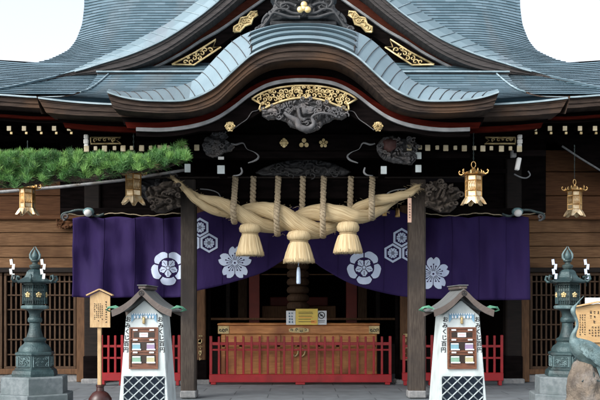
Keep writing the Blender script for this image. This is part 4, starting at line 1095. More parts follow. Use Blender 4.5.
# ================================================================= bronze lanterns on stone steps
def shide(bm, c, h, s=1):
    z = c.z; x = c.x
    for k in range(4):
        dx = .018*(1 if k%2 else -1)*s
        add_box(bm, Vector((x+dx, c.y-.01*k, z-h*(k+.5)/4)), (.042,.006,h/4*1.15), 0, Matrix.Rotation(.12*(1 if k%2 else -1),3,'Y'))
def bronze_lantern(px, Z, label, rot):
    u_ = Z/F; base = P(px,0,Z); t = thing('bronze_lantern', label, 'lantern', (base.x, base.y, 0), group='standing bronze lanterns')
    z = lambda py: Z_(py,Z)
    def lath(name, prof_px, mat, n=6, parent=t, smooth=False, ridges=0, rd=0):
        bm = add_lathe(NB(), [(max(.002,r*u_), z(y)) for r, y in prof_px], (0,0,0), n, rot0=rot, ridges=ridges, rdepth=rd); return obj(name, bm, mat, parent, local=True, smooth=smooth)
    lath('stone_step', [(40,414.5),(40,393.5),(39,392.5)], 'stone'); lath('stone_step', [(34,392.4),(34,377),(33,375.8)], 'stone')
    lath('plinth', [(23.5,375.7),(23.5,373),(22.5,370),(20.3,369),(20.3,367.5)], 'bronze')
    b_ = lath('panel_base', [(18.8,367.4),(18.8,355),(20.2,354.4),(20.2,352.5),(18,351.5)], 'bronze')
    bm = NB()
    for k in range(6):
        a0, a1 = rot+k*PI/3, rot+(k+1)*PI/3; A = Vector((math.cos(a0),math.sin(a0),0))*18.9*u_; B = Vector((math.cos(a1),math.sin(a1),0))*18.9*u_
        nrm_ = (A+B).normalized()
        for q in range(16):
            s_ = random.uniform(.16,.84); zz = random.uniform(z(365),z(357)); c = A.lerp(B,s_)+Vector((0,0,zz))+nrm_*.006; tx = (B-A).normalized()
            rr = random.uniform(.015,.03); add_tube(bm, [c+tx*rr*math.cos(w)*(1-w/9)+Vector((0,0,rr*math.sin(w)*(1-w/9))) for w in [i*.8 for i in range(8)]], .006, 4, cap=False)
        for (s0,s1,z0,z1) in ((.1,.9,366,366),(.1,.9,356,356),(.1,.1,366,356),(.9,.9,366,356)):
            add_tube(bm, [A.lerp(B,s0)+Vector((0,0,z(z0)))+nrm_*.004, A.lerp(B,s1)+Vector((0,0,z(z1)))+nrm_*.004], .008, 4)
    obj('panel_relief', bm, 'bronze_pale', b_, local=True)
    lath('shaft', [(16,351.4),(15.8,349),(14,346),(11,343.8),(10,342),(11.2,340.5),(11.2,338.8),(8.2,337),(6.6,332),(5.4,327),(5.3,323),(6.7,322),(7.2,320),(6.7,318),(5.5,317),(5.5,314),(6.8,311),(9.5,309.5)], 'bronze', 24, smooth=True)
    lath('firebox_base', [(11,309.4),(14,308.5),(14.5,306.5),(13,305.5)], 'bronze_pale', 6)
    fb = lath('firebox', [(10,305.4),(11.6,301),(12,295),(11.6,289),(10.5,285.5),(11.5,284.8),(11.5,283.8)], 'bronze_dark', 6)
    bm = NB()
    for k in range(6):
        a0, a1 = rot+k*PI/3, rot+(k+1)*PI/3; A = Vector((math.cos(a0),math.sin(a0),0))*11.9*u_; B = Vector((math.cos(a1),math.sin(a1),0))*11.9*u_
        for s_ in (0,.22,.4,.6,.78): add_tube(bm, [A.lerp(B,s_)+Vector((0,0,z(304))), A.lerp(B,s_)+Vector((0,0,z(285)))], .008 if s_ else .014, 4)
        for zz in (301,297,292,288): add_tube(bm, [A*1.01+Vector((0,0,z(zz))), B*1.01+Vector((0,0,z(zz)))], .006, 4)
    obj('firebox_grille', bm, 'bronze', fb, local=True)
    for k in range(6):
        bm = NB(); am = rot+(k+.5)*PI/3; c = Vector((math.cos(am),math.sin(am),0))*10.5*u_+Vector((0,0,z(295))); tx = Vector((-math.sin(am),math.cos(am),0)); nn = Vector((math.cos(am),math.sin(am),0))
        for q in range(5):
            w = q*2*PI/5+.3; cc = c+tx*.03*math.cos(w)+Vector((0,0,.03*math.sin(w)))
            bmesh.ops.create_icosphere(bm, subdivisions=1, radius=.022, matrix=Matrix.Translation(cc))
        bmesh.ops.create_icosphere(bm, subdivisions=1, radius=.018, matrix=Matrix.Translation(c+nn*.012))
        obj('gilt_flower', bm, 'pale_gold', fb, local=True)
    rf = lath('lantern_roof', [(13,283.7),(19,282.6),(19.3,281.4),(15,279.6),(11,277.5),(9.3,275),(8.2,272),(6,270),(4,269.3),(3.6,268.8)], 'bronze', 6)
    bm = NB()
    for k in range(6):
        bm = NB(); a = rot+k*PI/3; d = Vector((math.cos(a),math.sin(a),0)); U = Vector((0,0,1)); r0 = 17.6*u_; zz = z(281.2)
        add_tube(bm, [d*r0+U*zz, d*(r0+.05)+U*(zz-.01), d*(r0+.085)+U*(zz+.03), d*(r0+.07)+U*(zz+.085), d*(r0+.03)+U*(zz+.075), d*(r0+.035)+U*(zz+.045)], [.02,.022,.022,.02,.016,.01], 6)
        obj('corner_curl', bm, 'bronze', rf, local=True, smooth='all')
    lath('finial_stem', [(4.4,268.7),(5.5,266.5),(5.5,265.5),(2.6,264),(2.6,262.5),(4.2,261.5),(4.2,260.3),(2.8,259.6)], 'bronze_dark', 16, smooth=True)
    fn = lath('finial_jewel', [(2.7,259.5),(3.6,257.5),(3.4,255),(2,252.5),(.5,249.5)], 'bronze', 16, smooth=True)
    bm = NB()
    for s_ in (-1,1):
        add_tube(bm, [Vector((s_*x*u_,0,z(y))) for x,y in ((2.5,260.5),(4.6,258),(4.8,254.5),(3.4,251.5),(1.6,249),(.5,246.5))], [.016,.02,.018,.014,.01,.004], 6)
    obj('flame_frame', bm, 'bronze_pale', fn, local=True, smooth='all')
    for s_ in (-1,1):
        bm = NB(); c = Vector(((-20.5 if s_ < 0 else 10 if 'left' in label else 17)*u_ if 'left' in label or s_ > 0 else -15*u_,-.10,z(260))); shide(bm, c, 19*u_); obj('paper_streamer', bm, 'white_paint' if 'left' in label else 'motif', t, local=True)
        bm = add_tube(NB(), [c+Vector((0,.01,.02)), c+Vector((0,.01,-19*u_-.12))], .008, 5); obj('streamer_stick', bm, 'bronze', t, local=True)
    return t
bronze_lantern(35, 13.9, 'green bronze lantern on stone steps at the left, white paper streamers on its roof', PI/6+.12)
bronze_lantern(567.5, 14.2, 'green bronze lantern on stone steps at the right, behind the crane statue', -.12+PI/6)

# ================================================================= fortune slip boxes
def fortune_box(px, label, mirror):
    Z = 11.2; base = P(px,0,Z); s = -1 if mirror else 1
    t = thing('fortune_slip_box', label, 'dispenser', (base.x, base.y, 0), rotz=(-.035 if not mirror else .035), group='fortune slip boxes')
    sc = Z/F; z = lambda y: Z_(y,Z)
    w0, w1, D = .345, .235, .62        # half width at ground and at top, depth
    ztop = z(316)
    hw = lambda zz: w0+(w1-w0)*zz/ztop
    bm = NB(); dt = .10
    def yf(zz): return .0+.06*zz/ztop        # front leans back
    b0 = [Vector((-w0,0,0)),Vector((w0,0,0)),Vector((w0,D,0)),Vector((-w0,D,0))]; b1 = [Vector((-w1,yf(ztop),ztop)),Vector((w1,yf(ztop),ztop)),Vector((w1,D-.06,ztop)),Vector((-w1,D-.06,ztop))]
    v0 = [bm.verts.new(p) for p in b0]; v1 = [bm.verts.new(p) for p in b1]
    # gable infill
    vg = [bm.verts.new((0,yf(ztop),ztop+.20)), bm.verts.new((0,D-.06,ztop+.20))]
    for k in range(4):
        if k == 0: bm.faces.new((v0[0],v0[1],v1[1],vg[0],v1[0]))
        elif k == 2: bm.faces.new((v0[2],v0[3],v1[3],vg[1],v1[2]))
        else: bm.faces.new((v0[k],v0[(k+1)%4],v1[(k+1)%4],v1[k]))
    bm.faces.new((v1[0],vg[0],vg[1],v1[3])); bm.faces.new((v1[1],v1[2],vg[1],vg[0])); bm.faces.new(v0[::-1])
    bmesh.ops.recalc_face_normals(bm, faces=bm.faces); bmesh.ops.bevel(bm, geom=[e for e in bm.edges], offset=.008, segments=2, affect='EDGES')
    body = obj('body', bm, 'machine_white', t, local=True)
    lean = math.atan2(.06, ztop)
    Rl = Matrix.Rotation(-lean, 3, 'X')
    def fp(x, zz, d=0): return Vector((x, yf(zz)-d, zz))
    def plate(bm, xa, xb, za, zb, d, th=.01, mi=0): 
        c = fp((xa+xb)/2, (za+zb)/2, d); add_box(bm, c, (xb-xa, th, zb-za), 0, Rl, mi)
    # wooden display panel
    px2x = lambda q: (q-143.3)*sc
    pa, pb_ = px2x(129.2), px2x(157.3); za, zb = z(368.5), z(328)
    bm = NB(); plate(bm, pa, pb_, za, zb, .002, .02); pan = obj('display_panel', bm, 'panel_wood', t, local=True)
    bm = NB()
    for xa,xb,z0,z1 in ((pa-.008,pa+.014,za-.008,zb+.008),(pb_-.014,pb_+.008,za-.008,zb+.008),(pa+.014,pb_-.014,za-.008,za+.012),(pa+.014,pb_-.014,zb-.012,zb+.008)): plate(bm, xa,xb,z0,z1,.02,.02)
    rows_ = [(331.8,336.8),(341.5,350),(353.5,362.5)]
    for r0 in (339,351.8): plate(bm, pa+.014, pb_-.014, z(r0)-.008, z(r0)+.008, .018,.02)
    obj('panel_frame', bm, 'panel_wood', pan, local=True)
    bm = NB()
    plate(bm, px2x(133), px2x(154), z(337.5), z(332.3), .014, .006)
    for r0 in ((342,350),(355,363.3)):
        plate(bm, px2x(131.5), px2x(155), z(r0[1]), z(r0[0]), .014, .006)
    obj('panel_recess', bm, 'glass_dark', pan, local=True)
    for nm, mt, xa, xb, ya, yb in (('slip_tray','slip_blue',132,140,343.5,349),('slip_tray','slip_purple',146.5,154.5,343.5,349),('slip_tray','slip_green',132,140.5,356.5,362),('slip_tray','slip_yellow',146.5,154.5,356.5,362)):
        bm = NB(); plate(bm, px2x(xa), px2x(xb), z(yb), z(ya), .024, .016); tr = obj(nm, bm, mt, pan, local=True)
        bm = NB(); plate(bm, px2x(xa)+.004, px2x(xb)-.004, z(ya+1.1), z(ya-.1), .034, .004); plate(bm, px2x(xa), px2x(xb)+.01, z(yb+1.3), z(yb), .034, .006); obj('tray_label', bm, 'paper', tr, local=True)
    bm = NB(); plate(bm, px2x(139), px2x(147.5), z(337.2), z(332.8), .024, .006)
    for xx in (135,151.5):
        for yy in (330,339.8,352.5): plate(bm, px2x(xx-2.3), px2x(xx+2.3), z(yy+.8), z(yy-.7), .034, .004)
    obj('notice_label', bm, 'paper', pan, local=True)
    bm = NB(); plate(bm, px2x(140), px2x(146.5), z(335), z(334.4), .030, .003); plate(bm, px2x(140.6), px2x(146), z(336.3), z(335.9), .030, .003); obj('label_print', bm, 'slip_red', pan, local=True)
    # namako lattice: navy tiles, white raised diagonal ribs
    la, lb, lz0, lz1 = px2x(123.2), px2x(164.3), .13, z(376.5)
    bm = NB(); plate(bm, la, lb, lz0, lz1, .002, .012); tl_ = obj('tile_panel', bm, 'navy_tile', t, local=True)
    bm = NB(); pitch = 7.1*sc*1.3
    def clip(p, q):
        # clip segment to the tile rectangle
        t0, t1 = 0, 1; dx, dz = q[0]-p[0], q[1]-p[1]
        for pp, qq in ((-dx,p[0]-la),(dx,lb-p[0]),(-dz,p[1]-lz0),(dz,lz1-p[1])):
            if abs(pp) < 1e-9:
                if qq < 0: return None
                continue
            r_ = qq/pp
            if pp < 0: t0 = max(t0,r_)
            else: t1 = min(t1,r_)
        return ((p[0]+dx*t0,p[1]+dz*t0),(p[0]+dx*t1,p[1]+dz*t1)) if t0 < t1 else None
    for k in range(-14,22):
        for sl in (-1,1):
            an = .75*sl; x0 = (la+lb)/2+k*pitch*1.15-4*pitch
            sgm = clip((x0-3*math.cos(an),(lz0+lz1)/2-3*math.sin(an)),(x0+3*math.cos(an),(lz0+lz1)/2+3*math.sin(an)))
            if sgm: add_tube(bm, [fp(sgm[0][0],sgm[0][1],.010), fp(sgm[1][0],sgm[1][1],.010)], .0085, 6)
    obj('tile_ribs', bm, 'machine_white', tl_, local=True)
    # brush lettering down both edges
    bm = NB()
    for side_ in (-1,1):
        for k, chx in enumerate('おみくじ百円'):
            zz = z(319.8+k*6.1); c = fp(side_*(hw(zz)-.032), zz, .004)
            text_bm(bm, chx, .072, Matrix.Translation(c) @ Matrix.Rotation(PI/2-lean,4,'X'), depth=.001, bold=.0016)
    obj('lettering', bm, 'ink', t, local=True)
    # blue and white valance, hanging ornament
    bm = NB(); vx = px2x(130.5), px2x(156); n = 24; up, lo = [], []
    for i in range(n+1):
        q = i/n; x = vx[0]+(vx[1]-vx[0])*q; d = abs(q-.5)*2
        up.append(fp(x, z(313.5), .02)); lo.append(fp(x, z(315+6.5*(d**1.2 if d > .08 else 0)-1.2*math.cos(d*9)*(d > .1)), .02))
    add_loft(bm, [up, lo]); vl = obj('valance', bm, 'blue_paint', t, local=True)
    bm = NB()
    for q in (.14,.26,.40,.60,.74,.86):
        x = vx[0]+(vx[1]-vx[0])*q; add_lathe(bm, [(.001,0),(.014,0),(.014,.004),(.001,.004)], (0,0,0), 8) if False else add_box(bm, fp(x, z(317.0), .026), (.02,.003,.035), .004)
    for i in range(11): x = vx[0]+(vx[1]-vx[0])*(i+.5)/11; add_box(bm, fp(x, z(314), .026), (.014,.003,.02), 0)
    obj('valance_print', bm, 'paper', vl, local=True)
    bm = NB(); c = fp(0, z(320.5), .03); add_lathe(bm, [(.012,-.045),(.02,-.03),(.016,0),(.02,.03),(.008,.045)], c, 10); obj('hanging_ornament', bm, 'pale_gold', t, local=True, smooth='all')
    # roof: concave gabled, overhanging
    prof2 = catmull([(0,z(292.8)),(.05,z(296.2)),(.14,z(303.2)),(.26,z(309.8)),(.385,z(314))], 5)
    yF, yB = -.10, D+.06
    bm = NB()
    full = [(-x,zz) for x,zz in prof2[::-1]]+prof2[1:]
    th = .05
    top = [(x, zz+th) for x, zz in full]; 
    ra = [bm.verts.new((x,yF,zz)) for x,zz in top]; rb_ = [bm.verts.new((x,yB,zz)) for x,zz in top]; rc = [bm.verts.new((x,yF,zz-.02)) for x,zz in top]; rd_ = [bm.verts.new((x,yB,zz-.02)) for x,zz in top]
    n = len(top)
    for i in range(n-1):
        bm.faces.new((ra[i],ra[i+1],rb_[i+1],rb_[i])); bm.faces.new((rc[i+1],rc[i],rd_[i],rd_[i+1])); bm.faces.new((rc[i],rc[i+1],ra[i+1],ra[i])); bm.faces.new((rd_[i+1],rd_[i],rb_[i],rb_[i+1]))
    bm.faces.new((ra[0],rb_[0],rd_[0],rc[0])); bm.faces.new((ra[-1],rc[-1],rd_[-1],rb_[-1])); bmesh.ops.recalc_face_normals(bm, faces=bm.faces)
    rfo = obj('roof', bm, 'machine_top', t, local=True)
    for yy, nm in ((yF-.012,'bargeboard'),(yB-.03,'bargeboard')):
        bm = NB(); up_ = [(x,zz+th*.95) for x,zz in full]; lo_ = [(x*.97,zz-.035) for x,zz in full]
        add_prism(bm, up_+lo_[::-1], yy, yy+.03); obj(nm, bm, 'machine_roof', rfo, local=True)
    bm = NB(); add_box(bm, Vector((0,(yF+yB)/2,z(292.8)+.066)), (.10,D+.10,.045), .012); rd2 = obj('ridge_cap', bm, 'machine_roof', rfo, local=True)
    bm = NB(); add_box(bm, Vector((0,(yF+yB)/2,z(292.8)+.094)), (.125,D+.13,.012), .004); obj('ridge_sheet', bm, 'machine_top', rd2, local=True)
    bm = NB(); cc = Vector((0,yF-.016,z(294.6)+.015))
    add_tube(bm, [cc+Vector((.032*math.cos(a),0,.032*math.sin(a))) for a in [i*PI/8 for i in range(17)]], .004, 4)
    for k in range(3): a = PI/2+k*2*PI/3; disc(bm, cc+Vector((.013*math.cos(a),.0,.013*math.sin(a))), .011, .004, 10)
    obj('crest', bm, 'ink', rfo, local=True)
    # green tie ends at the eaves
    bm = NB()
    for s_ in (-1,1):
        for k in range(3):
            a = Vector((s_*.30,.10+.05*k,z(310))); add_tube(bm, [a, a+Vector((s_*.10,-.03,.03+.01*k)), a+Vector((s_*.17,-.02,.035)), a+Vector((s_*(.20+.01*k),0,.0)), a+Vector((s_*.16,.01,-.02))], [.008,.012,.011,.009,.005], 6)
    obj('green_tie', bm, 'green_cloth', t, local=True, smooth='all')
    return t
fortune_box(143.3, 'white fortune slip box left of the left column, between the signpost and the column', False)
fortune_box(462.3, 'white fortune slip box just right of the right column', True)

# ================================================================= signposts
t = thing('signpost', 'pale wooden roofed sign on a post set in a dark red pot', 'sign', tuple(Vector((P(99.5,0,13.6).x, -2.4, 0))))
Zs = 13.6
bm = NB(); pbox(bm, 97.4, 327, 101.2, 392, Zs+.03, .055, .006); obj('post', bm, 'sign_wood', t)
bm = NB(); pts = [(90,327.5),(90,296),(99.8,291),(110,296),(110,327.5)]; add_prism(bm, [(X_(x,Zs),Z_(y,Zs)) for x,y in pts], Zs-16, Zs-16+.035); bd = obj('board', bm, 'sign_wood', t)
bm = NB()
for s in (-1,1):
    a = P(99.8,289.3,Zs); b = P(99.8+s*13.2,295.5,Zs); m_ = (a+b)/2; an = math.atan2(b.z-a.z, b.x-a.x)
    add_box(bm, Vector((m_.x,m_.y+.01,m_.z)), ((a-b).length,.11,.022), .004, Matrix.Rotation(-an,3,'Y'))
obj('sign_roof', bm, 'sign_wood', t)
def scribble(bm, x0, x1, y0, y1, Z, cols, rows, w=.011, rnd=random.Random(3), skip=.1):
    for c_ in range(cols):
        cx = x0+(x1-x0)*(c_+.5)/cols; nr = rows-rnd.choice((0,1,2))
        for r_ in range(nr):
            if rnd.random() < skip: continue
            cy = y0+(y1-y0)*(r_+.5)/rows; q = P(cx,cy,Z)
            hx = (x1-x0)/cols*.55*Z/F; hz = (y1-y0)/rows*.7*Z/F
            for k in range(3):
                if rnd.random() < .5: add_box(bm, q+Vector((0,0,rnd.uniform(-.4,.4)*hz)), (hx*rnd.uniform(.6,1),.003,w*.45), 0)
                else: add_box(bm, q+Vector((rnd.uniform(-.35,.35)*hx,0,0)), (w*.45,.003,hz*rnd.uniform(.6,1)), 0)
bm = NB(); scribble(bm, 104.5, 107.5, 301, 323, Zs-.005, 1, 9, .016); scribble(bm, 93.5, 103, 303, 322, Zs-.005, 5, 10, .010); obj('lettering', bm, 'ink', bd)
bm = NB(); c = Vector((P(99.3,0,13.6).x+.0,-2.34,0)); add_lathe(bm, [(.10,0),(.16,.05),(.185,.13),(.175,.23),(.12,.31),(.06,.345),(.055,.40),(.065,.41),(.065,.44)], c, 28); obj('pot', bm, 'pot', t, smooth=True)

nb = thing('notice_board', 'orange-tinted wooden notice board at the right edge, behind the crane statue', 'sign', tuple(Vector((X_(598,13), -3.0, 0))))
Zn = 13.0
bm = NB(); add_prism(bm, [(X_(x,Zn),Z_(y,Zn)) for x,y in [(576,342.5),(576,308),(598,303.5),(625,308),(625,342.5)]], Zn-16, Zn-16+.04); bd = obj('board', bm, 'notice_wood', nb)
bm = NB()
for xa, ya, xb, yb in ((573.5,307,598.5,301.8),(598.5,301.8,628,307)):
    a = P(xa,ya,Zn); b = P(xb,yb,Zn); m_ = (a+b)/2; an = math.atan2(b.z-a.z, b.x-a.x); add_box(bm, Vector((m_.x,m_.y,m_.z)), ((a-b).length,.12,.02), .004, Matrix.Rotation(-an,3,'Y'))
obj('sign_roof', bm, 'notice_wood', nb)
bm = NB(); pbox(bm, 596, 342, 601, 425, Zn+.04, .07, .006); obj('post', bm, 'notice_wood', nb)
bm = NB(); scribble(bm, 579, 586, 314, 338, Zn-.005, 3, 10, .010, random.Random(8)); scribble(bm, 589, 600, 310, 324, Zn-.005, 3, 3, .018, random.Random(9)); scribble(bm, 588, 600, 326, 340, Zn-.005, 4, 5, .011, random.Random(10)); obj('lettering', bm, 'ink', bd)
wp = thing('white_placard', 'small white placard showing above the notice board at the right edge', 'placard', tuple(Vector((X_(594,14), -2.0, 0))))
bm = NB(); pbox(bm, 585.5, 297.8, 603, 304.5, 14, .03, .004); obj('panel', bm, 'paper', wp); bm = NB(); pbox(bm, 593, 304.5, 595.5, 414, 14.01, .03, .004); obj('post', bm, 'bronze_dark', wp)

# ================================================================= offertory box with its fence and notices
ob = thing('offertory_box', 'long orange-brown offertory box with gilt fittings behind the red fence', 'box', (0,3.4,0))
Zb = 19.3
bm = NB(); pbox(bm, 221, 334.3, 377, 376, Zb+.03, .9, .01); body = obj('box_body', bm, 'box_wood', ob)
bm = NB(); pbox(bm, 217.8, 325.5, 379.6, 334.2, Zb, .95, .012); lid = obj('rim', bm, 'box_wood', ob)
bm = NB(); pbox(bm, 217.3, 323.4, 380, 325.4, Zb-.02, .99, .012); obj('top_rail', bm, 'box_wood', ob)
bm = NB()
for x in (221.8,239,258,277,297,317,336,356,372.6): pbox(bm, x, 335, x+3.4, 375.5, Zb, .04, .004)
pbox(bm, 222, 373.2, 376.5, 376.8, Zb-.02, .05, .004); pbox(bm, 222, 345, 376.5, 347, Zb-.0, .026, .002)
obj('box_ribs', bm, 'box_wood', body)
for (xa,xb) in ((218,229),(369,379.5)):
    bm = NB(); pbox(bm, xa, 326, xb, 333.8, Zb-.012, .012, .003); pc = obj('corner_fitting', bm, 'pale_gold', lid)
    bm = NB()
    for q in range(3): add_tube(bm, spiral((xa+2.5+q*3,330),1.8,1,Zb-.02,1,q), .008, 4)
    obj('scrolls', bm, 'bronze_dark', pc)
bm = NB(); el = [(298.8+10.5*math.cos(a)*(1-.08*math.cos(6*a)),330.3+2.7*math.sin(a)) for a in [i*PI/16 for i in range(32)]]; add_prism(bm, [(X_(x,Zb),Z_(y,Zb)) for x,y in el][::-1], Zb-16-.03, Zb-16-.005); cp = obj('centre_fitting', bm, 'pale_gold', lid)
bm = NB()
for x,y in ((292,330.3),(297,329.6),(301,331),(305.5,330.2)): add_tube(bm, spiral((x,y),1.5,1,Zb-.035,1,x), .007, 4)
obj('scrolls', bm, 'bronze_dark', cp)
bm = NB()
for cx_, s_ in ((295.8,1),(302.6,1)):
    add_tube(bm, [P(x,y,Zb-.03) for x,y in catmull([(cx_-2,350.5),(cx_+.5,349),(cx_+2.4,351),(cx_+1.8,354.5),(cx_-1,356.5),(cx_-2.6,354)],4)], .022, 6)
for x in (294,300,305): add_tube(bm, [P(x,344.5,Zb-.03),P(x+.5,346.5,Zb-.03)], .014, 5)
obj('gilt_crest', bm, 'pale_gold', body, smooth='all')

def fence(px0, px1, Z, step, top, r1, bot, label, name='red_fence', group=None):
    c = P((px0+px1)/2, bot, Z); t = thing(name, label, 'fence', (c.x, c.y, 0), group=group)
    x = px0
    n = round((px1-px0)/step)
    for i in range(n+1):
        q = px0+(px1-px0)*i/n; w = 1.35 if i in (0,n) else 1.1
        bm = NB(); pbox(bm, q-w, top+(0 if i not in (0,n) else -.4), q+w, bot-9, Z, .045, .006); obj('picket', bm, 'red_lacquer', t)
    for (a, b) in r1:
        bm = NB(); pbox(bm, px0-.5, a, px1+.5, b, Z+.012, .025, .004); obj('rail', bm, 'red_lacquer', t)
    bm = NB(); pbox(bm, px0-1.6, bot-9.2, px1+1.6, bot-1, Z-.03, .11, .01); bb = obj('base_board', bm, 'red_lacquer', t)
    bm = NB()
    m_ = (px0+px1)/2; feet = ((px0,px0+5),(m_-5,m_+4.5),(px1-5,px1)) if px1-px0 > 60 else ((px0,px0+3),(px1-3,px1))
    for a, b in feet: pbox(bm, a, bot-1.2, b, HZ+EYE*F/Z-.1, Z-.05, .15, .006)
    obj('foot', bm, 'red_lacquer', bb)
    return t
fence(210.8, 390.2, 18.8, 8.15, 336.5, ((342.2,345.3),(349,350.8)), 383.6, 'long red picket fence in front of the offertory box')
fence(101.5, 122, 18.6, 6.8, 335.5, ((345,347.5),(357,359)), 382, 'short red fence panel seen between the signpost and the left fortune box', group='short red fence panels')
fence(168, 179, 18.6, 5.5, 335.5, ((345,347.5),(357,359)), 382, 'short red fence panel seen just left of the left column', group='short red fence panels')
fence(404, 432, 18.6, 6.8, 335.5, ((345,347.5),(357,359)), 382, 'short red fence panel seen behind the right column', group='short red fence panels')
fence(480, 502, 18.6, 7, 335.5, ((345,347.5),(357,359)), 382, 'short red fence panel right of the right fortune box', group='short red fence panels')

def notice(px0, px1, py0, py1, mat, label, fn, Z=19.25):
    t = thing('notice_card', label, 'notice', tuple(P((px0+px1)/2,py1,Z)), group='notices on the offertory box')
    bm = NB(); pbox(bm, px0, py0, px1, py1, Z, .012, .001); c_ = obj('card', bm, mat, t); fn(c_); return t
def f1(c_):
    bm = NB(); scribble(bm, 288.3, 293.3, 312, 323.5, 19.244, 2, 4, .04, random.Random(4), 0); obj('print', bm, 'blue_paint', c_)
def f2(c_):
    bm = NB()
    for y in (312,313.5,316,319,321.5): pbox(bm, 298.5, y, 314.5-random.random()*5, y+.5, 19.215, .004, 0)
    obj('print', bm, 'ink', c_)
    bm = NB(); pbox(bm, 299, 317.3, 313, 318, 19.215, .004, 0); pbox(bm, 311, 320.3, 316.5, 323.5, 19.215, .004, 0); obj('print', bm, 'orange_card', c_)
def f3(c_):
    bm = NB(); cc = P(321.5,315.3,19.235); add_tube(bm, [cc+Vector((.068*math.cos(a),0,.068*math.sin(a))) for a in [i*PI/10 for i in range(21)]], .009, 5); add_tube(bm, [cc+Vector((-.048,0,.048)),cc+Vector((.048,0,-.048))], .008, 5)
    add_box(bm, cc+Vector((.0,0,-.005)), (.05,.006,.035), .0); pbox(bm, 318, 320.5, 325, 321, 19.24, .003, 0); pbox(bm, 318.6, 321.9, 324.5, 322.4, 19.24, .003, 0)
    obj('print', bm, 'ink', c_)
notice(286.2, 295.5, 310.8, 324.8, 'paper', 'white notice card with dark blocky print, leftmost on the offertory box', f1)
notice(295.7, 317.8, 308.8, 324.9, 'yellow_card', 'yellow notice card standing in the middle of the three', f2, 19.22)
notice(317.6, 326.6, 310.8, 324.8, 'paper', 'white notice card with a prohibition sign, rightmost on the offertory box', f3)

# dim votive lantern hanging in the sanctuary
vl = thing('ribbed_lantern', 'dim ribbed lantern hanging in the dark sanctuary above the notices', 'lantern', tuple(P(298,312,21)))
c = P(298,310,21); pr = []
for k in range(6):
    z0 = k*.19; pr += [(.19,z0),(.25,z0+.03),(.27,z0+.09),(.25,z0+.15)]
pr += [(.15,1.15)]
obj('shade', add_lathe(NB(), pr, c, 24), 'lattice_wood', vl, smooth=True)
obj('cord', add_tube(NB(), [c+Vector((0,0,1.15)), c+Vector((0,0,3))], .02, 6), 'black_wood', vl)

# ================================================================= rock and crane statue
rk = NB(); bmesh.ops.create_icosphere(rk, subdivisions=5, radius=1, matrix=Matrix.Diagonal((.30,.34,.66,1)))
rc_ = P(588,0,12.0)
for v in rk.verts:
    n_ = v.co.normalized(); d = noise.noise(n_*1.6+Vector((3,2,1)))*.18+noise.noise(n_*4)*.07+noise.noise(n_*10)*.05+abs(noise.noise(n_*3.1+Vector((9,9,9))))*-.12+noise.noise(n_*28)*.018; v.co *= 1+d
    v.co.z = max(v.co.z, -.3)
bmesh.ops.translate(rk, verts=rk.verts, vec=(rc_.x-.01, rc_.y, .29))
rock = obj('rock', rk, 'rock', smooth='all'); setkind(rock, 'brown and grey boulder under the crane statue at lower right', 'rock')
cr = thing('crane_statue', 'weathered bronze crane statue with upturned beak standing on the boulder at right', 'statue', tuple(Vector((P(588,0,11.9).x, -4.1, 0))))
Zc = 11.9
def skin(name, pts, mat, parent, n=12, seg=6, flat=1):
    c = catmull([(*P(x,y,Zc+dz), r) for x,y,dz,r in pts], seg)
    bm = add_tube(NB(), [Vector(p[:3]) for p in c], [p[3] for p in c], n); return obj(name, bm, mat, parent, smooth='all')
b_ = skin('body', [(583.8,296,0,.003),(580,300.2,0,.008),(576.6,304.2,0,.012),(574.4,307,0,.022),(573.2,309.8,0,.034),(573.4,313,0,.030),(575.3,317,0,.022),(577,322,0,.020),(576.8,327,0,.022),(574.5,332,0,.030),(573.2,337,0,.045),(575,342,0,.085),(580,347.5,.02,.135),(588,353,.04,.16),(597,359,.05,.15),(606,365,.06,.11),(613,371,.06,.05)], 'bronze_pale', cr, 18)
bm = NB(); rf_ = random.Random(2)
for k in range(90):
    q = rf_.random(); x = 577+q*30; y = 344+q*19+rf_.uniform(-6,7); side_ = -1
    a = P(x,y,Zc)+Vector((0,-.155+abs(y-(351+q*13))*.006,0)); l = .12+.12*q
    d = Vector((.8,0,-.75)).normalized(); w = Vector((.5,0,.8))*.016
    v = [bm.verts.new(p) for p in (a-w, a+d*l*.6-w*1.2+Vector((0,-.012,0)), a+d*l+Vector((0,-.004,0)), a+d*l*.6+w*1.2+Vector((0,-.016,0)), a+w)]; bm.faces.new(v)
for k in range(26):
    a = P(598+rf_.uniform(-3,12), 362+rf_.uniform(-4,8), Zc+.03*rf_.random())+Vector((0,-.1,0)); d = Vector((rf_.uniform(.2,.7),0,-1)).normalized()*.26; w = Vector((.02,0,.006))
    v = [bm.verts.new(p) for p in (a-w, a+d*.7-w+Vector((0,-.01,0)), a+d, a+d*.7+w+Vector((0,-.014,0)), a+w)]; bm.faces.new(v)
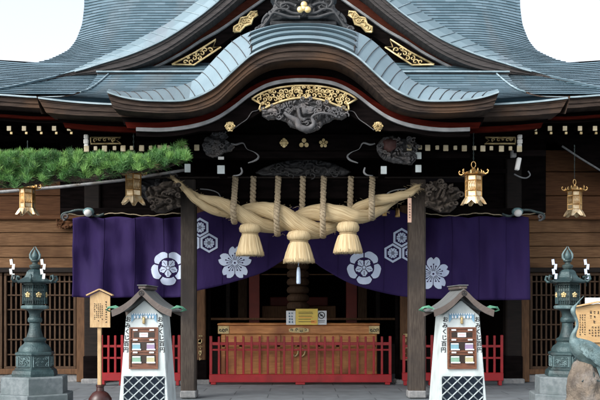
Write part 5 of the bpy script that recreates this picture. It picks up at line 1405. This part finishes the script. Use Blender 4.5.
ft = obj('wing_feathers', bm, 'bronze_pale', cr); s_ = ft.modifiers.new('t','SOLIDIFY'); s_.thickness = .006
for x, x2 in ((586,585),(593,594)):
    skin('leg', [(x,358,.02,.05),(x-.3,366,.0,.022),(x2-.6,374,-.1,.014),(x2,379,-.12,.013)], 'bronze', cr, 8)
    bm = NB()
    for d in (-.06,0,.06): a = P(x2,379,Zc-.12); add_tube(bm, [a, a+Vector((d,-.06,-.03))], .008, 5)
    obj('foot', bm, 'bronze', cr)

# ================================================================= world, sun, camera
w = bpy.data.worlds.new('World'); scene.world = w; w.use_nodes = True
nt = w.node_tree; bg = nt.nodes['Background']; sk = nt.nodes.new('ShaderNodeTexSky'); sk.sky_type = 'NISHITA'; sk.sun_disc = False
EL, AZ = math.radians(38), math.radians(228)     # sun high behind the viewer's left shoulder (azimuth from +y, clockwise)
sk.sun_elevation = EL; sk.sun_rotation = AZ; sk.altitude = 50; sk.air_density = 1.0; sk.dust_density = 4.0; sk.ozone_density = 1.0
hs = nt.nodes.new('ShaderNodeHueSaturation'); hs.inputs['Saturation'].default_value = .3; L(nt, sk.outputs[0], hs.inputs['Color']); L(nt, hs.outputs[0], bg.inputs[0]); bg.inputs[1].default_value = .15
sd = Vector((math.sin(AZ)*math.cos(EL), math.cos(AZ)*math.cos(EL), math.sin(EL)))
sun = bpy.data.lights.new('sun', 'SUN'); sun.energy = .6; sun.angle = math.radians(25); sun.color = (1,.97,.93)
so = bpy.data.objects.new('sun', sun); COL.objects.link(so); so.location = sd*30; so.rotation_euler = (-sd).to_track_quat('-Z','Y').to_euler()
cam = bpy.data.cameras.new('camera'); co = bpy.data.objects.new('camera', cam); COL.objects.link(co)
co.location = (CX,-16,EYE); co.rotation_euler = (PI/2,0,0)
cam.sensor_width = 36; cam.lens = F/600*36; cam.shift_y = (HZ-200)/600; cam.clip_end = 2000; cam.clip_start = .1
scene.camera = co
vs = scene.view_settings; vs.view_transform = 'Standard'; vs.look = 'None'; vs.gamma = 1; vs.use_curve_mapping = False; vs.exposure = 1.2
